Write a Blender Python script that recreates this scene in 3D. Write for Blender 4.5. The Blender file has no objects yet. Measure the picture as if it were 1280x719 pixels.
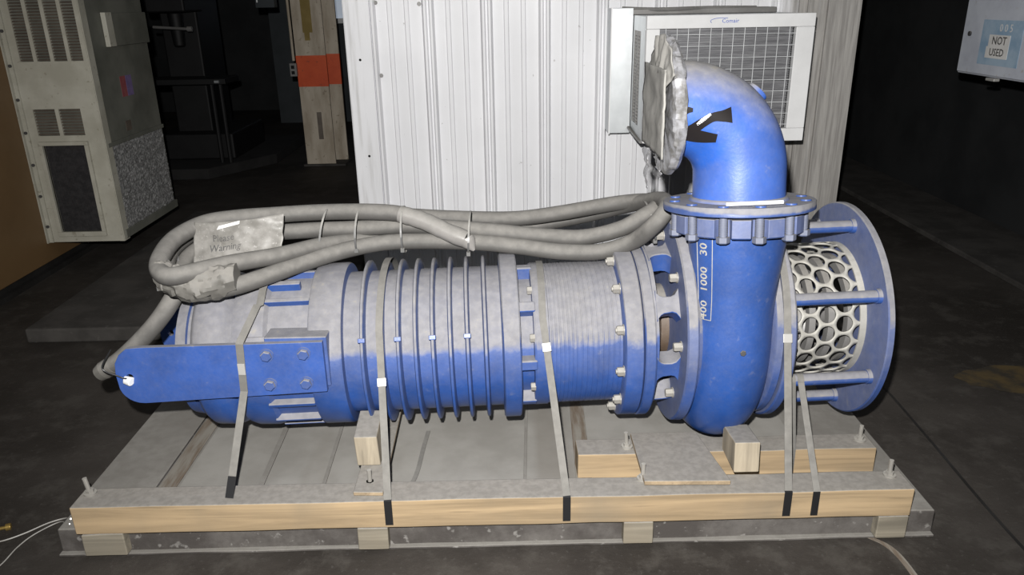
import bpy, bmesh, math, random
from mathutils import Vector, Matrix, noise as mn
random.seed(7)
PI = math.pi
C = bpy.context.scene.collection
V = Vector

# ------------------------------------------------------------------ helpers
class B:
    """collects geometry for ONE mesh object"""
    def __init__(s): s.bm = bmesh.new()
    def poly(s, pts):
        vs = [s.bm.verts.new(p) for p in pts]
        return s.bm.faces.new(vs)
    def box(s, x0, x1, y0, y1, z0, z1, M=None):
        c = [V((x, y, z)) for z in (z0, z1) for y in (y0, y1) for x in (x0, x1)]
        if M: c = [M @ p for p in c]
        v = [s.bm.verts.new(p) for p in c]
        for f in ((0,2,3,1),(4,5,7,6),(0,1,5,4),(2,6,7,3),(0,4,6,2),(1,3,7,5)):
            s.bm.faces.new([v[i] for i in f])
        return s
    def rings(s, rings, cap=True, loop=False):
        R = [[s.bm.verts.new(p) for p in r] for r in rings]
        n = len(R[0]); m = len(R)
        for a in range(m if loop else m-1):
            b = (a+1) % m
            for i in range(n):
                j = (i+1) % n
                try: s.bm.faces.new([R[a][i], R[a][j], R[b][j], R[b][i]])
                except ValueError: pass
        if cap and not loop:
            try: s.bm.faces.new(list(reversed(R[0]))); s.bm.faces.new(R[-1])
            except ValueError: pass
        return s
    def cyl(s, p0, p1, r0, r1=None, n=24, cap=True):
        p0, p1 = V(p0), V(p1); r1 = r0 if r1 is None else r1
        d = (p1-p0).normalized(); u = d.orthogonal().normalized(); w = d.cross(u)
        ang = [2*PI*i/n for i in range(n)]
        return s.rings([[p+(u*math.cos(a)+w*math.sin(a))*r for a in ang] for p, r in ((p0, r0), (p1, r1))], cap)
    def tube(s, pts, r, n=14):
        pts = [V(p) for p in pts]; rr = r if hasattr(r, '__len__') else [r]*len(pts)
        t0 = (pts[1]-pts[0]).normalized(); u = t0.orthogonal().normalized(); out = []
        for i, p in enumerate(pts):
            a = pts[max(i-1, 0)]; b = pts[min(i+1, len(pts)-1)]
            t = (b-a).normalized(); u = (u-t*u.dot(t)).normalized(); w = t.cross(u)
            out.append([p+(u*math.cos(k*2*PI/n)+w*math.sin(k*2*PI/n))*rr[i] for k in range(n)])
        return s.rings(out)
    def ribbon(s, pts, nrm, side, w, t):
        """flat band: pts centre line, nrm outward normals, side width dir"""
        out = []
        for p, n_, sd in zip(pts, nrm, side):
            p, n_, sd = V(p), V(n_), V(sd)
            out.append([p-sd*w/2, p+sd*w/2, p+sd*w/2+n_*t, p-sd*w/2+n_*t])
        return s.rings(out)
    def text(s, body, size, M, depth=.0006, bold=.0):
        cu = bpy.data.curves.new('t', 'FONT'); cu.body = body; cu.size = size
        cu.align_x = 'CENTER'; cu.align_y = 'CENTER'; cu.extrude = depth; cu.offset = bold; cu.resolution_u = 2
        o = bpy.data.objects.new('t', cu); C.objects.link(o)
        dg = bpy.context.evaluated_depsgraph_get()
        me = bpy.data.meshes.new_from_object(o.evaluated_get(dg))
        me.transform(M); s.bm.from_mesh(me)
        bpy.data.objects.remove(o); bpy.data.curves.remove(cu); bpy.data.meshes.remove(me)
        return s
    def bend(s, fn):
        for v in s.bm.verts: v.co = fn(v.co)
        return s

def build(name, b, m, parent=None, bevel=0, smooth=35, seg=2, recalc=True, loc=None):
    bm = b.bm
    if recalc: bmesh.ops.recalc_face_normals(bm, faces=bm.faces)
    me = bpy.data.meshes.new(name)
    if parent is not None:
        off = parent.matrix_world.translation if parent.parent is None else V(parent['wl'])
    elif loc is not None: off = V(loc)
    else:
        zs = [v.co for v in bm.verts]
        off = V(((min(p.x for p in zs)+max(p.x for p in zs))/2, (min(p.y for p in zs)+max(p.y for p in zs))/2, min(p.z for p in zs)))
    # a child mesh keeps its parent's origin
    bmesh.ops.translate(bm, verts=bm.verts, vec=-off)
    bm.to_mesh(me); bm.free()
    if smooth:
        me.shade_smooth(); me.set_sharp_from_angle(angle=math.radians(smooth))
    for mm in (m if isinstance(m, (list, tuple)) else [m]): me.materials.append(mm)
    o = bpy.data.objects.new(name, me); C.objects.link(o)
    if parent is not None: o.parent = parent
    else: o.location = off
    o['wl'] = tuple(off)
    if bevel:
        md = o.modifiers.new('b', 'BEVEL'); md.width = bevel; md.segments = seg; md.limit_method = 'ANGLE'; md.angle_limit = math.radians(50)
        md.harden_normals = True
    bpy.context.view_layer.update()
    return o
def thing(name, label, cat, loc, group=None):
    o = bpy.data.objects.new(name, None); C.objects.link(o); o.location = loc
    o.empty_display_size = .1; o['wl'] = tuple(loc)
    bpy.context.view_layer.update()
    return tag(o, label, cat, group)
def tag(o, label, cat, group=None):
    o['label'] = label; o['category'] = cat
    if group: o['group'] = group
    return o
def struct(o): o['kind'] = 'structure'; return o
def smoothpath(pts, k=8):
    P = [V(p) for p in pts]; P = [P[0]*2-P[1]]+P+[P[-1]*2-P[-2]]; out = []
    for i in range(1, len(P)-2):
        a, b, c, d = P[i-1:i+3]
        for j in range(k):
            t = j/k
            out.append(.5*((2*b)+(c-a)*t+(2*a-5*b+4*c-d)*t*t+(3*b-a-3*c+d)*t**3))
    out.append(P[-2]); return out

# ------------------------------------------------------------------ materials
class N:
    def __init__(s, name):
        s.m = bpy.data.materials.new(name); s.m.use_nodes = True; s.t = s.m.node_tree
        s.p = s.t.nodes['Principled BSDF']; s.g = None
    def n(s, typ, **k):
        x = s.t.nodes.new(typ)
        for a, b in k.items(): setattr(x, a, b)
        return x
    def l(s, a, b): s.t.links.new(a, b)
    def geo(s):
        if not s.g: s.g = s.n('ShaderNodeNewGeometry')
        return s.g
    def pos(s, scale=(1,1,1)):
        mp = s.n('ShaderNodeMapping'); s.l(s.geo().outputs['Position'], mp.inputs[0]); mp.inputs['Scale'].default_value = scale
        return mp.outputs[0]
    def noise(s, scale, detail=4, rough=.55, vec=None, dist=0):
        x = s.n('ShaderNodeTexNoise'); x.inputs['Scale'].default_value = scale; x.inputs['Detail'].default_value = detail
        x.inputs['Roughness'].default_value = rough; x.inputs['Distortion'].default_value = dist
        s.l(vec if vec else s.pos(), x.inputs['Vector']); return x.outputs[0]
    def math(s, op, a, b=None, clamp=False):
        x = s.n('ShaderNodeMath', operation=op, use_clamp=clamp)
        for i, q in enumerate((a, b)):
            if q is None: continue
            if isinstance(q, (int, float)): x.inputs[i].default_value = q
            else: s.l(q, x.inputs[i])
        return x.outputs[0]
    def ramp(s, v, lo, hi, a=0., b=1.):
        x = s.n('ShaderNodeMapRange', interpolation_type='SMOOTHSTEP'); s.l(v, x.inputs[0])
        for i, q in enumerate((lo, hi, a, b)): x.inputs[i+1].default_value = q
        return x.outputs[0]
    def mix(s, f, a, b):
        x = s.n('ShaderNodeMix', data_type='RGBA')
        if isinstance(f, (int, float)): x.inputs[0].default_value = f
        else: s.l(f, x.inputs[0])
        for i, q in ((6, a), (7, b)):
            if isinstance(q, tuple): x.inputs[i].default_value = (*q[:3], 1)
            else: s.l(q, x.inputs[i])
        return x.outputs[2]
    def nz(s):
        x = s.n('ShaderNodeSeparateXYZ'); s.l(s.geo().outputs['Normal'], x.inputs[0]); return x.outputs[2]
    def xyz(s):
        x = s.n('ShaderNodeSeparateXYZ'); s.l(s.geo().outputs['Position'], x.inputs[0]); return x.outputs
    def bump(s, h, st=.3, d=.002):
        x = s.n('ShaderNodeBump'); x.inputs['Strength'].default_value = st; x.inputs['Distance'].default_value = d
        s.l(h, x.inputs['Height']); s.l(x.outputs[0], s.p.inputs['Normal'])
    def col(s, c):
        if isinstance(c, tuple): s.p.inputs['Base Color'].default_value = (*c[:3], 1)
        else: s.l(c, s.p.inputs['Base Color'])
    def set(s, rough=.6, metal=0, spec=.5):
        if isinstance(rough, (int, float)): s.p.inputs['Roughness'].default_value = rough
        else: s.l(rough, s.p.inputs['Roughness'])
        s.p.inputs['Metallic'].default_value = metal; s.p.inputs['Specular IOR Level'].default_value = spec
        return s.m

DUST = (.225, .213, .195)
def dusty(name, base, lo, hi, dust=DUST, amt=.92, film=.12, rough=.38, metal=0, spec=.5, jitter=.35, bump=.25):
    """paint or metal with settled dust lying on the faces that look up"""
    q = N(name)
    n1 = q.noise(9, 5); n2 = q.noise(120, 3); n3 = q.noise(38, 4)
    a = q.math('ADD', q.nz(), q.math('MULTIPLY', q.math('SUBTRACT', n1, .5), jitter))
    a = q.math('ADD', a, q.math('MULTIPLY', q.math('SUBTRACT', n3, .5), jitter*.6))
    k = q.math('MAXIMUM', q.ramp(a, lo, hi, 0, amt), q.ramp(q.math('ADD', q.nz(), q.math('MULTIPLY', q.math('SUBTRACT', n3, .5), .25)), -.42, .02, film*.35, film))
    k = q.math('ADD', k, q.math('MULTIPLY', q.math('SUBTRACT', n2, .5), .12), True)
    sp = q.ramp(n3, .64, .74, 0, .12)
    k = q.math('ADD', k, sp, True)
    b2 = q.mix(q.ramp(n1, .3, .7), tuple(c*.82 for c in base), tuple(c*1.12 for c in base))
    d2 = q.mix(q.ramp(n3, .3, .7), tuple(c*.88 for c in dust), tuple(c*1.1 for c in dust))
    q.col(q.mix(k, b2, d2)); q.bump(n2, bump, .0015)
    return q.set(q.ramp(k, 0, 1, rough, .9), metal, spec)

BLUE = (.006, .052, .235)
M = {}
M['blue'] = dusty('blue_paint_dusty', BLUE, .13, .31, amt=.84, film=.20, jitter=.22)
M['blue_film'] = dusty('blue_paint_filmed', BLUE, .13, .31, amt=.84, film=.40, jitter=.22)
M['blue_clean'] = dusty('blue_paint', BLUE, .35, .8, amt=.8, film=.10, jitter=.3)
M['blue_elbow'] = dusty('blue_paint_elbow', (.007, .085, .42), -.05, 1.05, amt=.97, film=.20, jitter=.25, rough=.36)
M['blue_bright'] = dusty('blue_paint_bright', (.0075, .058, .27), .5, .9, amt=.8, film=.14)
M['dustmetal'] = dusty('dusty_steel', (.20, .195, .19), .2, .8, rough=.45, metal=.2)
M['bolt'] = dusty('bolt_dusty', (.30, .285, .26), .2, .8, dust=(.33, .315, .285), rough=.4, metal=.3)
M['basket'] = dusty('strainer_steel', (.33, .32, .29), .1, .8, dust=(.36, .345, .31), rough=.5, metal=.1)
M['brown'] = dusty('seal_housing', (.085, .055, .035), .4, .9, rough=.5)
M['studblue'] = dusty('stud_blue_dusty', (.06, .085, .17), .1, .7, film=.35, rough=.5)
M['dark'] = dusty('dark_steel', (.03, .03, .032), .5, 1., rough=.5)
M['cable'] = dusty('rubber_cable_dusty', (.075, .072, .068), -.35, .6, dust=(.165, .157, .145), film=.2, rough=.6, jitter=.5)
M['tape'] = dusty('grey_tape', (.11, .105, .095), -.2, .7, dust=(.18, .17, .155), rough=.5)
M['clear'] = dusty('clear_tape', (.22, .21, .2), -.2, .9, dust=(.22, .21, .195), rough=.22)
M['tie'] = dusty('cable_tie', (.10, .10, .10), .2, .9, dust=(.3, .29, .27), rough=.4)
M['black'] = N('black_tape'); M['black'].col((.012, .010, .010)); M['black'] = M['black'].set(.3)
M['strap'] = dusty('steel_strap', (.10, .097, .09), -.3, .5, dust=(.165, .158, .145), rough=.75, metal=0, film=.4)
M['strapblack'] = N('strap_black'); M['strapblack'].col((.014, .014, .015)); M['strapblack'] = M['strapblack'].set(.32)
M['seal'] = N('strap_seal'); M['seal'].col((.42, .41, .39)); M['seal'] = M['seal'].set(.35, .3)
M['white'] = N('white_plastic'); M['white'].col((.8, .8, .8)); M['white'] = M['white'].set(.4)
M['silver'] = N('galvanised'); q = M['silver']; q.col(q.mix(q.noise(14, 3), (.42, .44, .45), (.62, .64, .65))); M['silver'] = q.set(.42, .65)

def wood(name, base, along='X', dust=DUST, end=False, lo=.55, hi=.85):
    q = N(name)
    sc = {'X': (1.2, 26, 26), 'Y': (26, 1.2, 26), 'Z': (26, 26, 1.2)}[along]
    v = q.pos(sc); g = q.noise(1.0, 6, .6, v, .6); g2 = q.noise(3.0, 3, .5, v)
    big = q.noise(3, 3)
    c = q.mix(q.ramp(g, .3, .72), tuple(x*.62 for x in base), tuple(x*1.15 for x in base))
    c = q.mix(q.ramp(g2, .62, .72, 0, .45), c, tuple(x*.42 for x in base))
    c = q.mix(q.ramp(big, .45, .75, 0, .55), c, (.17, .14, .10))
    nn = q.noise(60, 4)
    a = q.math('ADD', q.nz(), q.math('MULTIPLY', q.math('SUBTRACT', big, .5), .3))
    k = q.ramp(a, lo, hi, 0.06, .95)
    d = q.mix(q.ramp(nn, .3, .7), tuple(x*.85 for x in dust), tuple(x*1.08 for x in dust))
    q.col(q.mix(k, c, d)); q.bump(g, .3, .002)
    return q.set(.75, 0, .3)
M['wood'] = wood('pine_beam', (.345, .25, .145))
M['woodY'] = wood('pine_plank', (.32, .24, .15), 'Y', lo=.4, hi=.7)
M['woodpale'] = wood('pine_block_pale', (.34, .29, .215), 'Z')
M['woodfoot'] = wood('pine_foot_block', (.22, .195, .15), 'X')

def slabmat():
    q = N('skid_steel_dusty')
    a = q.noise(4, 6, .65); b = q.noise(30, 5); c = q.noise(140, 2)
    k = q.ramp(q.nz(), .5, .9, 0, 1)
    side = q.mix(q.ramp(a, .40, .66), (.052, .046, .042), (.115, .106, .098))
    side = q.mix(q.ramp(b, .60, .68, 0, .6), side, (.26, .25, .235))
    top = q.mix(q.ramp(a, .3, .7), (.175, .165, .150), (.225, .215, .197))
    top = q.mix(q.ramp(b, .35, .7, 0, .5), top, (.15, .14, .125))
    q.col(q.mix(k, side, top)); q.bump(c, .25, .002)
    return q.set(.85, 0, .3)
M['slab'] = slabmat()
def deckmat():
    q = N('deck_dust'); a = q.noise(6, 5); c = q.noise(150, 2); b = q.noise(3, 3, .5, q.pos((1, .15, 1)))
    k = q.mix(q.ramp(a, .3, .7), (.205, .196, .178), (.262, .252, .232))
    q.col(q.mix(q.ramp(b, .58, .68, 0, .5), k, (.15, .135, .115))); q.bump(c, .2, .0015)
    return q.set(.9, 0, .2)
M['deck'] = deckmat()
def rustmat():
    q = N('deck_board_brown'); a = q.noise(4, 6, .6, q.pos((12, 1.5, 1)))
    q.col(q.mix(q.ramp(a, .35, .65), (.13, .10, .075), (.21, .195, .17))); return q.set(.85, 0, .2)
M['board'] = rustmat()

def floormat():
    q = N('floor_sooty_concrete')
    a = q.noise(1.1, 8, .62); b = q.noise(7, 8, .7); c = q.noise(55, 5); d = q.noise(420, 2)
    col = q.mix(q.ramp(a, .35, .65), (.022, .0185, .0155), (.047, .041, .036))
    col = q.mix(q.ramp(b, .48, .66, 0, .6), col, (.064, .058, .051))
    col = q.mix(q.ramp(c, .60, .70, 0, .5), col, (.065, .060, .055))
    col = q.mix(q.ramp(d, .70, .74, 0, .55), col, (.16, .155, .145))
    q.col(col); q.bump(c, .4, .004)
    return q.set(.72, 0, .3)
M['floor'] = floormat()
def plain(name, c1, c2, scale=5, rough=.6, metal=0, sc=(1,1,1), lo=.35, hi=.65, spots=None):
    q = N(name); a = q.noise(scale, 6, .6, q.pos(sc)); col = q.mix(q.ramp(a, lo, hi), c1, c2)
    if spots:
        b = q.noise(scale*6, 4); col = q.mix(q.ramp(b, .62, .7, 0, .7), col, spots)
    q.col(col); q.bump(q.noise(90, 3), .12, .001); return q.set(rough, metal, .4)
def wallmat():
    q = N('white_sheet_metal')
    X = q.xyz()[0]; Z = q.xyz()[2]
    st = q.noise(5, 5, .6, q.pos((5, 5, .35))); fine = q.noise(15, 4, .6, q.pos((5, 1, .25))); spot = q.noise(26, 3)
    big = q.noise(1.3, 4)
    col = q.mix(q.ramp(big, .3, .7), (.74, .74, .76), (.84, .84, .86))
    col = q.mix(q.ramp(fine, .55, .8, 0, .12), col, (.50, .49, .47))
    # soot-stained end of the shed, running down in streaks
    k = q.math('ADD', q.ramp(X, 1.32, 1.66), q.math('MULTIPLY', q.math('SUBTRACT', st, .5), 1.2))
    dirt = q.mix(q.ramp(fine, .3, .7), (.20, .185, .165), (.38, .36, .33))
    k2 = q.ramp(k, .3, .9, 0, .88)
    col = q.mix(k2, col, dirt)
    k3 = q.math('MULTIPLY', q.ramp(X, -.62, -.80), q.ramp(st, .45, .7, 0, .5))
    col = q.mix(k3, col, (.38, .37, .35))
    col = q.mix(q.ramp(spot, .73, .77, 0, .5), col, (.28, .27, .25))
    q.col(col); return q.set(.5, 0, .4)
M['sheet'] = wallmat()
M['acwhite'] = plain('appliance_white', (.66, .66, .66), (.76, .76, .76), 3, .45)
M['coil'] = plain('coil_fins', (.13, .13, .14), (.24, .24, .25), 8, .5, .3, (1, 1, 30))
M['wiregrid'] = plain('wire_grid', (.50, .51, .52), (.60, .61, .62), 8, .4)
M['card'] = plain('dusty_cardboard', (.21, .204, .19), (.29, .28, .262), 12, .85, spots=(.15, .145, .135))
M['wrap'] = plain('plastic_wrap', (.17, .165, .16), (.34, .34, .36), 38, .22, .25, lo=.35, hi=.65)
M['tag'] = plain('dusty_plastic_tag', (.16, .153, .14), (.24, .23, .215), 22, .45, spots=(.36, .345, .33))
M['ink'] = plain('grey_print', (.06, .06, .06), (.11, .105, .10), 20, .7)
M['chalk'] = plain('yellow_paint_marker', (.30, .29, .26), (.38, .365, .33), 20, .7)
M['logo'] = plain('blue_print', (.05, .10, .45), (.08, .14, .5), 20, .6)
M['tan'] = plain('tan_steel_panel', (.135, .080, .035), (.165, .100, .045), 1.5, .5)
M['black_steel'] = plain('black_steel', (.012, .011, .010), (.02, .019, .018), 6, .6)
M['beige'] = plain('beige_enamel', (.36, .345, .285), (.45, .435, .37), 5, .5, spots=(.24, .22, .17))
M['beigedark'] = plain('grey_green_side', (.095, .098, .082), (.17, .17, .145), 3, .55, lo=.3, hi=.7)  # grey-green, darker than the beige front
M['slat'] = plain('louvre_brown', (.10, .08, .065), (.15, .125, .10), 9, .5)
M['void'] = plain('shade_black', (.006, .006, .006), (.012, .011, .011), 5, .9)  # near-black that paints in the shade inside slots, vents and sockets
M['screen'] = plain('dark_screen', (.016, .015, .016), (.030, .028, .029), 40, .7)
M['filter'] = plain('metal_filter', (.17, .17, .168), (.34, .336, .33), 60, .35, .3)
M['cream'] = plain('cream_column_paint', (.34, .285, .215), (.50, .44, .355), 3, .6, sc=(3, 3, .7), spots=(.20, .16, .11))
M['orange'] = plain('orange_paint', (.52, .062, .012), (.62, .09, .02), 4, .5, spots=(.3, .05, .02))
M['ochre'] = plain('ochre_paint', (.20, .14, .03), (.25, .18, .05), 8, .6)
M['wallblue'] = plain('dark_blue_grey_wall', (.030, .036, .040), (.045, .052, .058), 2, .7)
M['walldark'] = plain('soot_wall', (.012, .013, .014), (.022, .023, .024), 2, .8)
M['boxgrey'] = plain('blue_grey_enamel', (.42, .44, .50), (.52, .545, .60), 4, .5, spots=(.38, .35, .32))
M['stickerblue'] = plain('faded_blue_label', (.23, .34, .46), (.34, .44, .54), 9, .6)
M['paper'] = plain('white_label', (.60, .59, .57), (.68, .67, .65), 9, .7)
M['red'] = plain('red_print', (.25, .06, .07), (.30, .09, .09), 20, .6)
M['mauve'] = plain('mauve_print', (.16, .12, .25), (.2, .15, .3), 20, .6)
M['kerb'] = plain('kerb_concrete', (.034, .031, .028), (.062, .057, .052), 5, .85, spots=(.08, .075, .067))
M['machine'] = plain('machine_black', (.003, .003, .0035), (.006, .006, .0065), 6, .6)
M['plinthdark'] = plain('dark_plinth', (.011, .0105, .0105), (.019, .018, .0175), 6, .9)  # very dark, faintly mottled tone for the plinth
M['brass'] = plain('brass', (.45, .30, .08), (.55, .38, .12), 10, .3, .8)
M['wire'] = plain('bare_wire', (.45, .43, .40), (.60, .58, .54), 10, .35, .5)
M['ochrefloor'] = plain('worn_yellow_floor_paint', (.030, .025, .018), (.085, .058, .022), 10, .8)
M['rag'] = plain('black_rubber', (.010, .010, .010), (.016, .015, .015), 5, .5)

# ------------------------------------------------------------------ room
b = B(); b.box(-5.2, 5.0, -2.5, 12, -.2, 0); struct(build('floor', b, M['floor'], smooth=0))
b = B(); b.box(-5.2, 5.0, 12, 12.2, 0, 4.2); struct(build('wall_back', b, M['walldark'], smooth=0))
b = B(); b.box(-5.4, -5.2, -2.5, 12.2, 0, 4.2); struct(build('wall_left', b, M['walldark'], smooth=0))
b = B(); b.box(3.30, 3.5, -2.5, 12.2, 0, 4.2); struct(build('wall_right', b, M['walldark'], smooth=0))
# low kerb along the right wall
b = B(); b.box(2.74, 3.30, 3.0, 12, 0, .035); struct(build('trim_3', b, M['kerb'], smooth=0, bevel=.008))
# blue-grey partition far behind the column
b = B(); b.box(-3.0, .2, 10.6, 10.75, 0, 3.6); struct(build('wall_inner', b, M['wallblue'], smooth=0))

# sheet-metal shed: the white corrugated front and its returns
def corrugated(x0, x1, y, z0, z1, first):
    prof = []; pitch = .3075
    xs = []
    k = math.floor((x0-first)/pitch)-1
    while first+k*pitch < x1+.3:
        c = first+k*pitch
        xs += [(c-.033, 0), (c-.022, -.030), (c-.011, -.030), (c-.004, -.017), (c+.004, -.017), (c+.011, -.030), (c+.022, -.030), (c+.033, 0)]
        for m_ in (.105, .195):
            xs += [(c+m_-.014, 0), (c+m_-.009, -.008), (c+m_+.009, -.008), (c+m_+.014, 0)]
        k += 1
    xs = [(x, d) for x, d in xs if x0 < x < x1]
    xs = [(x0, 0)]+sorted(xs)+[(x1, 0)]
    b = B(); f = [(x, y+d) for x, d in xs]; r = [(x, y+.04) for x, _ in reversed(xs)]
    ring = f+r
    b.rings([[V((x, yy, z)) for x, yy in ring] for z in (z0, z1)])
    return b
b = corrugated(-.70, 1.80, 4.33, 0, 2.9, -.386)
shed = struct(build('wall_front', b, M['sheet'], smooth=0))
b = B(); b.box(-.824, -.78, 4.34, 7.5, 0, 2.9); b.box(1.85, 1.895, 4.34, 7.5, 0, 2.9); b.box(-.824, 1.895, 7.46, 7.5, 0, 2.9); b.box(-.824, 1.895, 4.37, 7.5, 2.9, 2.95)
struct(build('wall_shed', b, M['sheet'], smooth=0))
b = B(); b.box(-.826, -.69, 4.296, 4.345, 0, 2.9); b.box(-.83, -.822, 4.3, 4.45, 0, 2.9); struct(build('trim_1', b, M['sheet'], smooth=0, bevel=.003))
b = B(); b.box(1.72, 1.897, 4.296, 4.345, 0, 2.9); b.box(1.62, 1.74, 4.315, 4.345, 0, 2.9); struct(build('trim_2', b, M['sheet'], smooth=0, bevel=.003))
screws = []
for i, (x, z) in enumerate(((-.658, 1.50), (-.655, 1.13), (-.43, 1.49), (-.09, 1.48), (-.386, 1.30), (.54, 1.475), (.53, .95), (-.0845, 1.02), (-.75, .70), (-.757, 1.215))):
    b = B(); y = 4.302 if x < -.7 else 4.325
    b.cyl((x, y, z), (x, y-.006, z), .007, n=8).cyl((x, y-.002, z), (x, y-.003, z), .011, n=12)
    lab = 'small grey screw head on the white corner trim left of the ribbed wall' if x < -.7 else 'small grey screw head in the white ribbed wall left of the air conditioner'
    tag(build('screw', b, M['dustmetal']), lab, 'screw', 'screws in the left corner trim' if x < -.7 else 'screws in the white metal wall')

# ------------------------------------------------------------------ window air conditioner in the shed wall
ac = thing('window_air_conditioner', 'white boxy window air conditioner with wire grille set in the ribbed metal wall', 'air conditioner', (1.05, 4.05, .84))
x0, x1, yf, zb, zt = .672, 1.455, 3.76, .838, 1.418
b = B()   # case: open front, shell walls
t = .012
b.box(x0, x1, yf+.03, 4.33, zt-t, zt); b.box(x0, x1, yf+.03, 4.33, zb, zb+t); b.box(x1-t, x1, yf+.03, 4.33, zb+t, zt-t)
b.box(x0, x0+t, yf+.03, yf+.15, zb+t, zt-t); b.box(x0, x0+t, 4.12, 4.33, zb+t, zt-t); b.box(x0, x0+t, yf+.15, 4.12, zb+t, zb+.06); b.box(x0, x0+t, yf+.15, 4.12, zt-.07, zt-t)
b.box(x0+.02, x1-.02, 4.0, 4.3, zb+.02, zt-.02)
build('case', b, M['silver'], ac, smooth=0)
# side louvres
for yy in (yf+.155, yf+.245, yf+.335):
    b = B(); n = 26
    for i in range(n):
        z = zb+.07+(zt-zb-.15)*i/n
        Mx = Matrix.Translation((x0+.006, yy+.045, z)) @ Matrix.Rotation(.5, 4, 'Y')
        b.box(-.0048, .0048, -.032, .032, -.0015, .0015, Mx)
    b.box(x0, x0+.012, yy+.078, yy+.09, zb+.06, zt-.07); b.box(x0, x0+.012, yy-.004, yy+.012, zb+.06, zt-.07)
    build('side_louvre', b, M['dustmetal'], ac, smooth=0)
b = B(); b.box(x0+.022, x0+.03, yf+.1, 4.14, zb+.03, zt-.03); build('shade_panel', b, M['void'], ac, smooth=0)  # black panel added behind the slots, standing in for shade inside the case
# front frame
b = B(); gx0, gx1, gz0, gz1 = .735, 1.368, .895, 1.362
b.box(x0, x1, yf, yf+.035, gz1, zt+.004); b.box(x0, x1, yf, yf+.035, zb-.004, gz0)
b.box(x0, gx0, yf, yf+.035, gz0, gz1); b.box(gx1, x1, yf, yf+.035, gz0, gz1)
build('front_frame', b, M['acwhite'], ac, bevel=.004, smooth=30)
b = B(); b.box(gx0, gx1, yf+.05, yf+.12, gz0, gz1)
for i in range(46):
    z = gz0+(gz1-gz0)*(i+.5)/46; b.box(gx0, gx1, yf+.042, yf+.052, z-.0022, z+.0022)
build('coil', b, M['coil'], ac, smooth=0)
b = B(); step = .0525; i = 0
x = gx0+.028
while x < gx1: b.cyl((x, yf+.006, gz0-.01), (x, yf+.006, gz1+.01), .0018, n=6); x += step
z = gz1-.028
while z > gz0: b.cyl((gx0-.01, yf+.010, z), (gx1+.01, yf+.010, z), .0018, n=6); z -= step
build('wire_grille', b, M['wiregrid'], ac)
b = B()
for i in range(40):
    x = x0+.03+i*.0185; b.box(x, x+.009, yf+.05, yf+.062, zt, zt+.0015)
build('top_vent', b, M['void'], ac, smooth=0)
b = B()  # small script maker's mark: a swoosh and slanted letters
b.text('Comair', .026, Matrix.Translation((1.058, yf-.0008, 1.393)) @ Matrix.Rotation(PI/2, 4, 'X') @ Matrix.Shear('XZ', 4, (0, 0)), .0004)
sw = [V((1.02+.055*math.cos(a), yf-.001, 1.393+.014*math.sin(a))) for a in [PI*.35+i*.12 for i in range(22)]]
b.tube(sw, .0012, 6)
build('logo', b, M['logo'], ac)
# wall sleeve: bent sheet collar on the left and top of the unit
b = B(); b.box(.558, .669, 4.14, 4.33, .826, 1.452)
build('wall_sleeve', b, M['silver'], ac, smooth=0, bevel=.001)
b = B(); b.box(.556, .562, 4.13, 4.142, .822, 1.458); build('sleeve_edge', b, M['white'], ac, smooth=0)
b = B(); b.box(.669, 1.40, 4.15, 4.33, 1.419, 1.446); build('top_flashing', b, M['dustmetal'], ac, smooth=0, bevel=.004)
b = B()
pts = smoothpath([(.66, 4.2, .86), (.665, 4.05, .848), (.668, 3.9, .84), (.672, 3.8, .835)], 5); b.tube(pts, .008, 8); build('sealant', b, M['dustmetal'], ac); b = B()
pts = smoothpath([(.62, 4.2, 1.450), (.8, 4.15, 1.443), (1.05, 4.16, 1.446), (1.3, 4.17, 1.443)], 5); b.tube(pts, .010, 8)
build('sealant', b, M['dustmetal'], ac)

# ------------------------------------------------------------------ tan enclosure and its cabinet cooler (left)
en = thing('equipment_enclosure', 'large tan steel equipment enclosure at the left carrying the beige cooling unit', 'enclosure', (-3.6, 5.2, 0))
b = B(); b.box(-4.6, -2.75, 2.6, 5.32, .07, 2.6); build('body', b, M['tan'], en, smooth=0, bevel=.004)
b = B(); b.box(-4.55, -2.77, 2.65, 5.30, 0, .07); b.box(-2.775, -2.735, 2.65, 5.30, .0, .03); build('plinth', b, M['black_steel'], en, smooth=0)

cu = thing('cabinet_cooler', 'tall beige louvred cooling unit hung on the side of the tan enclosure', 'cooling unit', (-2.5, 4.9, .18))
cx0, cx1, cy0, cy1, cz0, cz1 = -2.75, -2.305, 4.50, 5.30, .18, 2.05
b = B(); b.box(cx0, cx1, cy0+.02, cy1, cz0+.01, cz1)
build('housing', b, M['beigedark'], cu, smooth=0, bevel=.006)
fx0 = -2.72
b = B()   # front sheet with openings: bars between
def sheet_with_holes(b, X0, X1, Z0, Z1, holes, y0, y1):
    xs = sorted({X0, X1, *[h[0] for h in holes], *[h[1] for h in holes]}); zs = sorted({Z0, Z1, *[h[2] for h in holes], *[h[3] for h in holes]})
    for i in range(len(xs)-1):
        for j in range(len(zs)-1):
            mx, mz = (xs[i]+xs[i+1])/2, (zs[j]+zs[j+1])/2
            if not any(h[0] < mx < h[1] and h[2] < mz < h[3] for h in holes):
                b.box(xs[i], xs[i+1], y0, y1, zs[j], zs[j+1])
louv = [(-2.678+k*.094, -2.678+k*.094+.074, 1.225, 1.95) for k in range(4)]
low = [(-2.672, -2.548, .815, .965), (-2.527, -2.403, .815, .965)]
scr = (-2.655, -2.415, .245, .76)
sheet_with_holes(b, fx0, cx1+.004, cz0, cz1, louv+low+[scr], cy0, cy0+.02)
b.box(cx1-.02, cx1+.006, cy0-.004, cy0+.03, cz0, cz1)
build('front_panel', b, M['beige'], cu, smooth=0)
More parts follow.
